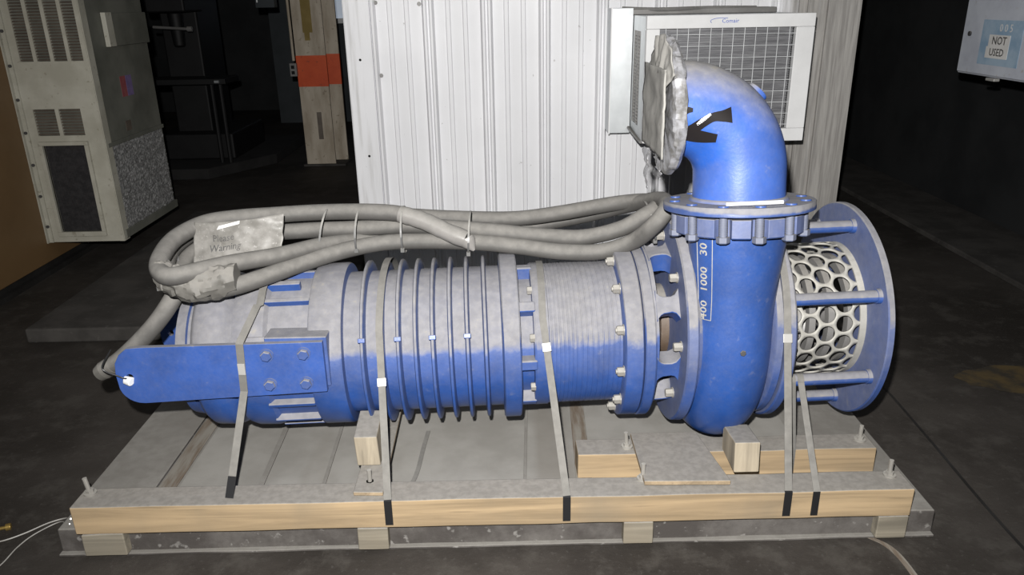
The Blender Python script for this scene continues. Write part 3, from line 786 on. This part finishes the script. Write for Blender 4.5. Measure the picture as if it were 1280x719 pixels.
b = B(); n_ = 112; rg = [[pt(s_, r, 2*PI*k/n_, 1) for k in range(n_)] for s_, r in ((1.086, .12), (1.086, .341), (1.089, .345), (1.104, .345), (1.107, .341), (1.107, .12))]
b.rings(rg, loop=True); build('strainer_ring', b, M['blue_film'], pump)
b = B(); lathe(b, [(.80, .19), (.826, .19), (.86, .08), (1.04, .06), (1.06, .04), (1.06, .01)], 1, 48); build('impeller_hub', b, M['dustmetal'], pump)
for s_ in (.865, .925, .985, 1.045):
    b = B(); rg = [[pt(ss, r, 2*PI*k/96, 1) for k in range(96)] for ss, r in ((s_, .150), (s_, .178), (s_+.020, .178), (s_+.020, .150))]; b.rings(rg, loop=True); build('guide_ring', b, M['dustmetal'], pump)
for k in range(3):
    b = B(); rg = []
    for i in range(14):
        q = i/13; e = D(k*120+q*150); rr = .185-.10*q; ss = .83+.12*q
        rg.append([pt(ss, rr, e, 1), pt(ss+.05*(1-q)+.01, rr+.01, e, 1), pt(ss+.05*(1-q)+.01, rr+.018, e+.04, 1), pt(ss, rr+.008, e+.04, 1)])
    b.rings(rg); build('impeller_vane', b, M['dustmetal'], pump)
for k in range(7):
    e = D(22+57-51.43*k)
    b = B(); b.cyl(pt(.818, .298, e, 1), pt(1.088, .298, e, 1), .0185, n=22); build('standoff_bar', b, M['blue'], pump)
    b = B(); b.cyl(pt(1.074, .298, e, 1), pt(1.087, .298, e, 1), .0215, .023, n=22); build('bar_collar', b, M['blue'], pump)

# lifting plates bolted to the motor's left end
def plate(y, dy, flip=1):
    out = []
    pr = [(-.534, .590), (-.534, .431), (-1.075, .405)]
    for i in range(1, 7): a = i/7; pr.append((-1.075-.065*math.sin(a*PI/2)-.0, .405+.062*(1-math.cos(a*PI/2))))
    pr += [(-1.142, .50), (-1.138, .535), (-1.122, .562), (-1.098, .581), (-1.06, .584)]
    return pr
def plate_part(y, name):
    b = B(); pr = plate(y, 0); hole = [(-1.102+.0105*math.cos(a), .490+.0105*math.sin(a)) for a in [2*PI*k/20 for k in range(20)]]
    vs = [b.bm.verts.new((x, y, z)) for x, z in pr]; hs = [b.bm.verts.new((x, y, z)) for x, z in hole]
    ed = [b.bm.edges.new((L[i], L[(i+1) % len(L)])) for L in (vs, hs) for i in range(len(L))]
    bmesh.ops.triangle_fill(b.bm, edges=ed, use_beauty=True)
    r = bmesh.ops.extrude_face_region(b.bm, geom=b.bm.faces[:])
    bmesh.ops.translate(b.bm, verts=[v for v in r['geom'] if isinstance(v, bmesh.types.BMVert)], vec=(0, .018, 0))
    return build(name, b, M['blue_bright'], pump, smooth=30, bevel=.002)
lp = plate_part(2.030, 'lifting_plate')
b = B(); b.box(-.705, -.525, 2.046, 2.12, .44, .60); build('plate_pad', b, M['blue'], pump, bevel=.004, smooth=30)
for x, z in ((-.697, .552), (-.590, .555), (-.698, .458), (-.592, .461)):
    b = B(); hexbolt(b, (x, 2.030, z), (0, -1, 0), .0165, .014); build('bolt', b, M['blue'], lp)
lp2 = plate_part(2.585, 'lifting_plate')
for v in lp2.data.vertices: v.co.x -= .12; v.co.z -= .10
b = B(); b.box(-.705, -.525, 2.52, 2.585, .44, .60); build('plate_pad', b, M['blue'], pump, bevel=.004, smooth=30)

# tie wire through the plate hole
b = B(); pts = smoothpath([(-1.165, 2.075, .56), (-1.168, 2.02, .535), (-1.158, 2.012, .52), (-1.13, 2.015, .505), (-1.108, 2.02, .492), (-1.10, 2.05, .486)], 6); b.tube(pts, .0022, 8)
tag(build('tie_wire', b, M['strapblack']), 'thin black wire threaded through the hole in the blue lifting plate', 'wire')
b = B(); b.cyl((-1.118, 2.031, .484), (-1.094, 2.022, .480), .012, .013, n=16); jit(b, .003, 60)
tag(build('foam_plug', b, M['white'], bevel=.002), 'small white plug at the hole in the blue lifting plate', 'plug')

# ------------------------------------------------------------------ cover over the elbow's open end
fc = eC+ax*.034
b = B(); rg = []; n_ = 90
for i, (t, r) in enumerate(((-.026, .140), (-.025, .174), (-.016, .181), (-.004, .181), (.005, .176), (.010, .165), (.012, .12), (.012, .02))):
    row = []
    for k in range(n_):
        a = 2*PI*k/n_; w_ = mn.noise(V((math.cos(a)*5, math.sin(a)*5, t*60)))*.011+mn.noise(V((math.cos(a)*16, math.sin(a)*16, t*90)))*.006
        top = 1+.06*math.exp(-((a-PI/2)/.35)**2)
        row.append(fc+ax*(t+w_*.6)+(nrm*math.cos(a)+T*math.sin(a))*(r*top+w_ if r > .13 else r))
    rg.append(row)
b.rings(rg)
tag(build('plastic_wrap', b, M['wrap'], smooth=25), 'crumpled shiny plastic wrap taped round the open flange of the blue elbow', 'plastic wrap')
def sheet(fn, nu, nv, th_=0.002):
    b = B(); g = [[b.bm.verts.new(fn(i/nu, j/nv)) for j in range(nv+1)] for i in range(nu+1)]
    for i in range(nu):
        for j in range(nv): b.bm.faces.new([g[i][j], g[i+1][j], g[i+1][j+1], g[i][j+1]])
    return b
near = nrm if nrm.y < 0 else -nrm
def cardfn(u, v):
    a = (u-.5)*.30; z_ = -.112+v*.228
    w_ = mn.noise(V((u*4, v*4, 1)))*.006+mn.noise(V((u*14, v*14, 5)))*.002
    return fc+ax*(.024+w_+.008*(1-v))+near*(a-.005)+T*(z_+.035*(u-.5)*-1)
o = build('cardboard_cover', sheet(cardfn, 24, 24), M['card'], smooth=60); md = o.modifiers.new('s', 'SOLIDIFY'); md.thickness = .004
tag(o, 'dusty grey cardboard square covering the mouth of the blue elbow', 'cardboard')
def clothfn(u, v):
    a = D(25)+u*D(130); r = .105+v*.092+.012*mn.noise(V((u*9, v*3, 2)))
    return fc+ax*(.020-.010*v+.009*mn.noise(V((u*14, v*2, 7))))+(near*-math.cos(a)+T*math.sin(a))*r
o = build('plastic_sheet', sheet(clothfn, 40, 14), M['card'], smooth=60); md = o.modifiers.new('s', 'SOLIDIFY'); md.thickness = .003
tag(o, 'folded dusty sheet arched over the top of the cardboard on the elbow', 'sheet')
def shred(x, y, z0, z1, w):
    def f(u, v):
        z = z0+(z1-z0)*v; k = w*(1-.7*v)*(1+.5*mn.noise(V((v*6, x*30, 0))))
        return V((x+.012*mn.noise(V((v*7, x*20, 3))), y+(u-.5)*k+.02*mn.noise(V((v*5, 1, x*9))), z))
    o = build('wrap_shred', sheet(f, 5, 20), M['wrap'], smooth=60); md = o.modifiers.new('s', 'SOLIDIFY'); md.thickness = .0015
    return o
tag(shred(.428, 2.31, 1.075, .955, .09), 'torn plastic shred hanging lowest beneath the wrapped elbow mouth, on its left', 'plastic shred')
tag(shred(.45, 2.22, 1.06, 1.005, .10), 'short torn plastic shred bunched under the wrapped elbow mouth', 'plastic shred')
# white rod on the flange
b = B(); pA = cF+T*.008+r_*.160-A*.085; pB = cF+T*.008+r_*.160+A*.068; b.cyl(pA, pB, .0052, n=12)
tag(build('white_rod', b, M['white']), 'thin bright white rod lying on the discharge flange below the elbow', 'rod')

# ------------------------------------------------------------------ cables
cable_a = [(-1.215, 2.11, 0.478), (-1.169, 2.11, 0.506), (-1.107, 2.11, 0.557), (-1.046, 2.12, 0.616), (-1.002, 2.14, 0.671), (-0.989, 2.19, 0.708), (-1.01, 2.28, 0.733), (-1.001, 2.36, 0.759), (-0.948, 2.42, 0.777), (-0.82, 2.45, 0.793), (-0.664, 2.46, 0.8), (-0.48, 2.46, 0.804), (-0.32, 2.45, 0.812), (-0.188, 2.43, 0.809), (-0.032, 2.4, 0.801), (0.123, 2.4, 0.782), (0.253, 2.4, 0.776), (0.366, 2.38, 0.807), (0.436, 2.38, 0.845), (0.489, 2.42, 0.867), (0.484, 2.52, 0.861), (0.383, 2.6, 0.835), (0.189, 2.6, 0.805), (0.023, 2.6, 0.788), (-0.199, 2.6, 0.796), (-0.362, 2.58, 0.813), (-0.55, 2.56, 0.822), (-0.755, 2.52, 0.835), (-0.875, 2.48, 0.84), (-0.988, 2.42, 0.821), (-1.033, 2.34, 0.801), (-1.033, 2.25, 0.778), (-0.994, 2.16, 0.764), (-0.934, 2.1, 0.748), (-0.87, 2.09, 0.733), (-0.794, 2.11, 0.736), (-0.722, 2.17, 0.742), (-0.637, 2.27, 0.747), (-0.53, 2.36, 0.757), (-0.396, 2.41, 0.768), (-0.24, 2.41, 0.77), (-0.084, 2.38, 0.771), (0.045, 2.37, 0.758), (0.172, 2.35, 0.745), (0.3, 2.35, 0.742), (0.396, 2.32, 0.782), (0.447, 2.27, 0.844), (0.49, 2.28, 0.896), (0.5, 2.42, 0.891), (0.435, 2.58, 0.836), (0.308, 2.66, 0.783), (0.137, 2.66, 0.752), (0.022, 2.62, 0.748), (-0.088, 2.55, 0.764)]
cable_b = [(-0.125, 2.35, 0.791), (-0.184, 2.37, 0.811), (-0.261, 2.4, 0.841), (-0.339, 2.42, 0.861), (-0.443, 2.43, 0.868), (-0.603, 2.45, 0.864), (-0.743, 2.44, 0.861), (-0.867, 2.42, 0.859), (-0.948, 2.36, 0.859), (-0.995, 2.25, 0.845), (-0.996, 2.14, 0.825), (-0.978, 2.07, 0.805), (-0.934, 2.03, 0.799), (-0.883, 2.06, 0.799), (-0.797, 2.14, 0.797), (-0.691, 2.24, 0.786), (-0.577, 2.36, 0.78), (-0.457, 2.46, 0.763), (-0.275, 2.5, 0.761), (-0.139, 2.47, 0.775), (0.02, 2.44, 0.761)]
def cable(name, pts, r, lab):
    b = B(); P = smoothpath(pts, 7); b.tube(P, r, 20)
    return tag(build(name, b, M['cable'], smooth=60), lab, 'cable')
ca = cable('power_cable', cable_a, .0262, 'long thick dusty grey cable coiled over the motor with its tail hanging at the left')
cb = cable('power_cable', cable_b, .0262, 'shorter grey cable crossing over the coil, its taped end pointing down to the fins')
# clear tape over the crossing end
b = B(); P = smoothpath(cable_b[:4], 6); b.tube(P, [.0285+.003*mn.noise(p*40) for p in P], 18); P2 = [V(cable_b[0])+V((.006*i, -.004*i, -.008*i)) for i in range(5)]; b.tube(P2, [.027, .026, .020, .012, .004], 14)
build('clear_tape', b, M['clear'], cb, smooth=50)
b = B(); P = smoothpath(cable_a[:2], 5); b.cyl(V(cable_a[0])+V((-.018, 0, -.012)), cable_a[0], .024, .0285, n=18); b.tube(P[:4], .0282, 18); build('end_tape', b, M['tape'], ca)
# crumpled tape round the left bundle
b = B(); rg = []
for p_a, rr in (((-.985, 2.075, .787), .042), ((-.965, 2.075, .782), .046), ((-.925, 2.07, .768), .050), ((-.872, 2.07, .760), .049), ((-.814, 2.085, .762), .046), ((-.775, 2.105, .768), .041)):
    row = []
    for k in range(32):
        a = 2*PI*k/32; n_ = mn.noise(V((p_a[0]*25, math.cos(a)*3, math.sin(a)*3)))
        row.append(V(p_a)+V((.004*n_, math.cos(a)*rr*(1+.12*n_)*.8, math.sin(a)*rr*(1+.16*n_))))
    rg.append(row)
# refine rows
fine = []
for i in range(len(rg)-1):
    for q in range(5):
        row = []
        for k in range(32):
            p = rg[i][k].lerp(rg[i+1][k], q/5); n_ = mn.noise(p*55); c_ = V((p.x, 2.07, .765)); row.append(p+(p-c_).normalized()*(n_*.010+mn.noise(p*110)*.004))
        fine.append(row)
fine.append(rg[-1]); b.rings(fine)
tag(build('grey_tape', b, M['tape'], smooth=22), 'crumpled grey tape binding the cable coil at the left below the printed tag', 'tape')
# printed tag
def tagp(u, v):
    x = -.972+.017*v+.277*u; z = .722+.156*v+.030*u-.008*u*v-.006*math.sin(u*PI); y = 2.275+.03*v-.01*math.sin(u*3)
    w_ = mn.noise(V((u*5, v*4, 2)))*.007+mn.noise(V((u*12, v*10, 5)))*.0025
    return V((x+.004*mn.noise(V((v*5, u, 8))), y+w_, z+.006*mn.noise(V((u*3, 4, v*2)))))
o = build('printed_tag', sheet(tagp, 60, 26), M['tag'], smooth=60); md = o.modifiers.new('s', 'SOLIDIFY'); md.thickness = .0015; md.offset = 0
tag(o, 'crinkled dusty plastic tag with faint printing tucked behind the cables at the left', 'tag')
b = B()
for txt, u0, v0, sz in (('Please', .34, .68, .029), ('Warning', .36, .49, .029), ('P', .0, .0, 0)):
    if sz: 
        t2 = B(); t2.text(txt, sz, Matrix.Identity(4), 0, .0002)
        t2.bend(lambda p: tagp(u0+p.x/.285, v0+p.y/.155)+V((0, -.0022, 0))); me = bpy.data.meshes.new('x'); t2.bm.to_mesh(me); b.bm.from_mesh(me); t2.bm.free()
build('printing', b, M['ink'], o, smooth=0, recalc=False)
b = B(); b.rings([[tagp(u, v)+V((0, -.003-d, 0)) for u, v in ((.27, .86), (.52, .93), (.525, 1.0), (.29, .93))] for d in (0, .002)]); build('paper_strip', b, M['paper'], o, smooth=0)

# cable ties: loops hugging the bundle
def tie(x, y, z, h, d, lean=0):
    b = B(); pts = []; nr = []; sd = []
    n_ = 28
    for k in range(n_+1):
        a = 2*PI*k/n_; pts.append((x+lean*math.sin(a), y-d/2*math.cos(a), z+h/2*math.sin(a))); nr.append((0, -math.cos(a), math.sin(a))); sd.append((1, 0, 0))
    b.ribbon(pts, nr, sd, .006, .0018)
    b.box(x-.006-lean*.5, x+.006-lean*.5, y-d/2*.75-.012, y-d/2*.75, z-h/2*.72, z-h/2*.72+.012)
    return build('cable_tie', b, M['tie'])
for (x, y, z, h, d, ln, lab) in (
    (-.585, 2.43, .806, .175, .20, .012, 'thin grey cable tie furthest left on the coil, above the first motor flange'),
    (-.475, 2.44, .812, .160, .20, .004, 'thin grey cable tie second from the left on the coil'),
    (-.330, 2.43, .812, .165, .18, 0, 'thin grey cable tie where the crossing cable starts to dip'),
    (-.118, 2.43, .795, .150, .22, .004, 'thin grey cable tie at the taped end of the crossing cable'),
    (.468, 2.45, .818, .135, .26, -.01, 'thin grey cable tie near the right bend of the coil beside the discharge flange'),
    (-1.015, 2.20, .770, .13, .17, 0, 'frayed grey tie at the far left bend of the cable coil')):
    tag(tie(x, y, z-.006, h*.9, d, ln), lab, 'cable tie', 'cable ties on the coil')

# ------------------------------------------------------------------ steel straps over the pump
def strap(s, R, c, xb, lab, xr=None, yb=1.8425, ztop=.178, zbot=.098, sealz=None, yr=2.66, over=True, w=.021):
    xr = xb if xr is None else xr
    F = [V((xb, yb, zbot)), V((xb, yb, ztop)), V((xb, yb+.004, ztop+.002))]
    base = O+A*s+OC*c
    # tangent from the beam edge to the circle in the YZ plane
    def tang(y, z, sgn):
        dy, dz = y-base.y, z-base.z; L = math.hypot(dy, dz); a = math.atan2(dz, dy); g = math.acos(min(1, R/L)); return a+sgn*g
    a0 = tang(yb, ztop, -1); a1 = tang(yr, .10, 1)
    if a0 < 0: a0 += 2*PI
    n_ = 30; arc = []
    a1 = a1 % (2*PI)
    if a1 > PI: a1 -= 2*PI
    for i in range(n_+1):
        a = a0+(a1-a0)*i/n_; arc.append((V((0, 0, 0)), a))
    def P_(a): return V((base.x, base.y+R*math.cos(a), base.z+R*math.sin(a)))
    pts = F[:]; nr = [V((0, -1, 0)), V((0, -1, .2)).normalized(), V((0, -.9, .4)).normalized()]
    first = P_(a0)
    for i in range(1, 8):
        q = i/8; pts.append(F[2].lerp(first, q)); nr.append(V((0, -math.sin(a0+0), math.cos(a0))) if False else V((0, math.cos(a0), math.sin(a0))))
    for _, a in arc: pts.append(P_(a)); nr.append(V((0, math.cos(a), math.sin(a))))
    last = P_(a1)
    for i in range(1, 8): pts.append(last.lerp(V((xr, yr, .095)), i/7)); nr.append(V((0, math.cos(a1), math.sin(a1))))
    sd = []
    for i in range(len(pts)):
        t_ = (pts[min(i+1, len(pts)-1)]-pts[max(0, i-1)]).normalized(); sd.append(t_.cross(nr[i]).normalized())
    b = B(); b.ribbon(pts, nr, sd, w, .0016); o = build('steel_strap', b, M['strap'], smooth=30)
    tag(o, lab, 'strap', 'steel straps over the pump')
    b = B(); k = 2
    pp = [p+n_*.0005 for p, n_ in zip(pts[:k+1], nr[:k+1])]; b.ribbon(pp, nr[:k+1], sd[:k+1], w+.001, .002); build('black_end', b, M['strapblack'], o, smooth=30)
    if sealz:
        p0 = F[2].lerp(first, sealz); p1 = F[2].lerp(first, sealz+.05); nn = nr[5]
        b = B(); b.ribbon([p0-nn*.001, p1-nn*.001], [nn, nn], [sd[6], sd[6]], w+.005, .0045); build('seal', b, M['seal'], o, bevel=.001)
    return o
def path_strap(pts, nr, lab, w=.021, blk=4):
    pts = [V(p) for p in pts]; nr = [V(n_).normalized() for n_ in nr]; sd = []
    for i in range(len(pts)):
        t_ = (pts[min(i+1, len(pts)-1)]-pts[max(0, i-1)]).normalized(); sd.append(t_.cross(nr[i]).normalized())
    b = B(); b.ribbon(pts, nr, sd, w, .0016); o = build('steel_strap', b, M['strap'], smooth=30)
    tag(o, lab, 'strap', 'steel straps over the pump')
    b = B(); b.ribbon([p+n_*.0006 for p, n_ in zip(pts[:blk], nr[:blk])], nr[:blk], sd[:blk], w+.001, .002); build('black_end', b, M['strapblack'], o, smooth=30)
    return o, pts, nr, sd
p0, p1, p2, p3 = V((-.806, 1.872, .180)), V((-.775, 2.024, .440)), V((-.768, 2.024, .592)), V((-.735, 2.12, .672))
P = [p0, p0.lerp(p1, .06), p0.lerp(p1, .12), p0.lerp(p1, .2)]+[p0.lerp(p1, q/8) for q in range(3, 9)]+[p1.lerp(p2, .5), p2, p2+V((.001, .004, .004))]+[p3]
Nn = [(0, -.86, .5)]*10+[(0, -1, 0)]*2+[(0, -.8, .6)]+[(0, -.65, .76)]
for a in range(35, 200, 12):
    P.append(V((-.728, 2.30-.268*math.cos(D(a+14)), .47+.268*math.sin(D(a+14))))); Nn.append((0, -math.cos(D(a+14)), math.sin(D(a+14))))
P.append(V((-.74, 2.66, .10))); Nn.append((0, 1, .1))
o, P, Nn, Sd = path_strap(P, Nn, 'steel strap over the left terminal housing, crossing the blue lifting plate', w=.022)
b = B(); b.ribbon([P[10]+V((0, -.001, -.02)), P[10]+V((0, -.001, .015))], [V((0, -1, 0))]*2, [Sd[10]]*2, .021, .0045); build('seal', b, M['seal'], o, bevel=.001)
strap(-.378, .268, 0, -.350, 'steel strap over the motor fins just right of the left chock', sealz=.66)
strap(.105, .236, 0, .157, 'steel strap over the neck between the ribbed motor and the smooth housing', sealz=.80)
strap(.800, .345, 1, .787, 'steel strap over the suction flange, left of the strainer', sealz=.82, yr=2.70)
def loop_strap(s, e, xb, yb, zt, zb_, lab, w=.019):
    p = pt(s, .298, e, 1); F = [V((xb, yb, zb_)), V((xb, yb, zt))]
    pts = F+[F[1].lerp(p+V((0, -.019, 0)), i/6) for i in range(1, 7)]; nr = [V((0, -1, 0))]*2+[V((0, -.95, .3)).normalized()]*6
    for i in range(1, 13):
        a = PI+(-PI*1.25)*i/12; pts.append(p+V((0, .019*math.cos(a), .019*math.sin(a)))); nr.append(V((0, math.cos(a), math.sin(a))))
    b = B(); b.ribbon(pts, nr, [V((1, 0, 0))]*len(pts), w, .0016); o = build('steel_strap', b, M['strap'], smooth=30)
    tag(o, lab, 'strap', 'steel straps over the pump'); 
    if yb < 1.9:
        b = B(); b.ribbon([q+V((0, -.0005, 0)) for q in pts[:2]], nr[:2], [V((1, 0, 0))]*2, w+.001, .002); build('black_end', b, M['strapblack'], o, smooth=30)
    return o
eb = D(22+57-51.43*2)
loop_strap(.868, eb, .867, 1.8425, .178, .098, 'steel strap looped on a strainer bar and running down the face of the front beam')
loop_strap(.842, eb, .875, 2.059, .178, .10, 'paler steel strap looped on a strainer bar and running down to the short rear beam')
# loose strap end lying on the deck under the motor
b = B(); P = smoothpath([(-.285, 2.36, .0935), (-.292, 2.25, .094), (-.30, 2.1, .0935), (-.325, 1.97, .094)], 5)
b.ribbon(P, [V((0, 0, 1))]*len(P), [V((1, 0, 0))]*len(P), .014, .0014); tag(build('strap_offcut', b, M['strap'], smooth=0), 'loose strap length lying on the dusty deck under the motor', 'strap')

# ------------------------------------------------------------------ floor litter at the left
b = B()
P = smoothpath([(-1.29, 1.90, .10), (-1.33, 1.96, .05), (-1.39, 2.03, .008), (-1.439, 2.011, .004), (-1.485, 1.963, .004), (-1.537, 1.928, .004), (-1.62, 1.91, .004)], 8); b.tube(P, .0022, 8)
tag(build('bare_wire', b, M['wire']), 'bright loose wire trailing left across the floor from the front beam end', 'wire')
b = B(); P = smoothpath([(-1.29, 1.89, .09), (-1.34, 1.95, .04), (-1.40, 2.01, .009), (-1.45, 1.96, .004), (-1.468, 1.90, .004), (-1.475, 1.81, .004), (-1.53, 1.74, .004)], 8); b.tube(P, .0019, 8)
tag(build('bare_wire', b, M['wire']), 'dull loose wire curving toward the bottom left corner of the floor', 'wire')
b = B(); b.cyl((-1.66, 1.955, .007), (-1.553, 1.992, .007), .0055, n=12); b.cyl((-1.556, 1.991, .007), (-1.543, 1.996, .007), .011, n=12)
tag(build('brass_fitting', b, M['brass'], bevel=.001), 'small brass rod with a knob lying on the floor at the far left', 'fitting')
# floor joints and worn paint
for i, pts in enumerate(([(1.50, 3.1), (1.52, 2.8), (1.50, 2.4), (1.47, 1.95), (1.46, 1.5)],)):
    b = B(); P = smoothpath([(x, y, .0008) for x, y in pts], 6); b.ribbon(P, [V((0, 0, 1))]*len(P), [V((1, 0, 0))]*len(P), .010, .0012); struct(build('trim_4', b, M['black_steel'], smooth=0))
b = B(); P = smoothpath([(1.05, 1.86, .0005), (1.085, 1.82, .0005), (1.10, 1.75, .0005), (1.10, 1.60, .0005)], 6); b.ribbon(P, [V((0, 0, 1))]*len(P), [V((1, 0, 0))]*len(P), .018, .0015); struct(build('trim_5', b, M['board'], smooth=0))
b = B(); n_ = 40; b.poly([V((2.12+.26*math.cos(2*PI*k/n_)*(1+.3*mn.noise(V((math.cos(k*.157)*2, math.sin(k*.157)*2, 0)))), 2.83+.12*math.sin(2*PI*k/n_)*(1+.4*mn.noise(V((math.cos(k*.157)*2, 3, math.sin(k*.157)*2)))), .0015)) for k in range(n_)])
o = build('trim_6', b, M['ochrefloor'], smooth=0); struct(o)

# ------------------------------------------------------------------ camera
f, pitch, roll, yaw = 966., math.radians(20.4), math.radians(1.06), math.radians(.4)
F_ = V((math.sin(yaw)*math.cos(pitch), math.cos(yaw)*math.cos(pitch), -math.sin(pitch)))
R0 = V((math.cos(yaw), -math.sin(yaw), 0)); U0 = R0.cross(F_)
R_ = R0*math.cos(roll)-U0*math.sin(roll); U_ = R0*math.sin(roll)+U0*math.cos(roll)
cam = bpy.data.objects.new('camera', bpy.data.cameras.new('camera')); C.objects.link(cam)
cam.data.sensor_width = 36; cam.data.lens = f/1280*36; cam.data.clip_start = .05
cam.matrix_world = Matrix((( R_.x, U_.x, -F_.x, 0), (R_.y, U_.y, -F_.y, 0), (R_.z, U_.z, -F_.z, 1.5), (0, 0, 0, 1)))
bpy.context.scene.camera = cam

# ------------------------------------------------------------------ light: the camera's own flash, added faint overhead fill for ambient
L = bpy.data.lights.new('camera_flash', 'SPOT'); L.energy = 640; L.spot_size = math.radians(118); L.spot_blend = 1.0; L.shadow_soft_size = .018; L.color = (1, .985, .96)
lo = bpy.data.objects.new('camera_flash', L); C.objects.link(lo); lo.location = (-.055, 0, 1.66)
lo.rotation_euler = (V((.15, 3.0, .62))-lo.location).to_track_quat('-Z', 'Y').to_euler()
L2 = bpy.data.lights.new('overhead_fill', 'AREA'); L2.energy = 14; L2.size = 2.5; L2.color = (.9, .95, 1)
l2 = bpy.data.objects.new('overhead_fill', L2); C.objects.link(l2); l2.location = (0, 1.5, 4.0)
W = bpy.data.worlds.new('world'); bpy.context.scene.world = W; W.use_nodes = True
W.node_tree.nodes['Background'].inputs[0].default_value = (.6, .7, .8, 1); W.node_tree.nodes['Background'].inputs[1].default_value = .012
sc = bpy.context.scene
sc.view_settings.view_transform = 'Standard'; sc.view_settings.look = 'None'; sc.view_settings.gamma = 1; sc.view_settings.exposure = 0; sc.view_settings.use_curve_mapping = False
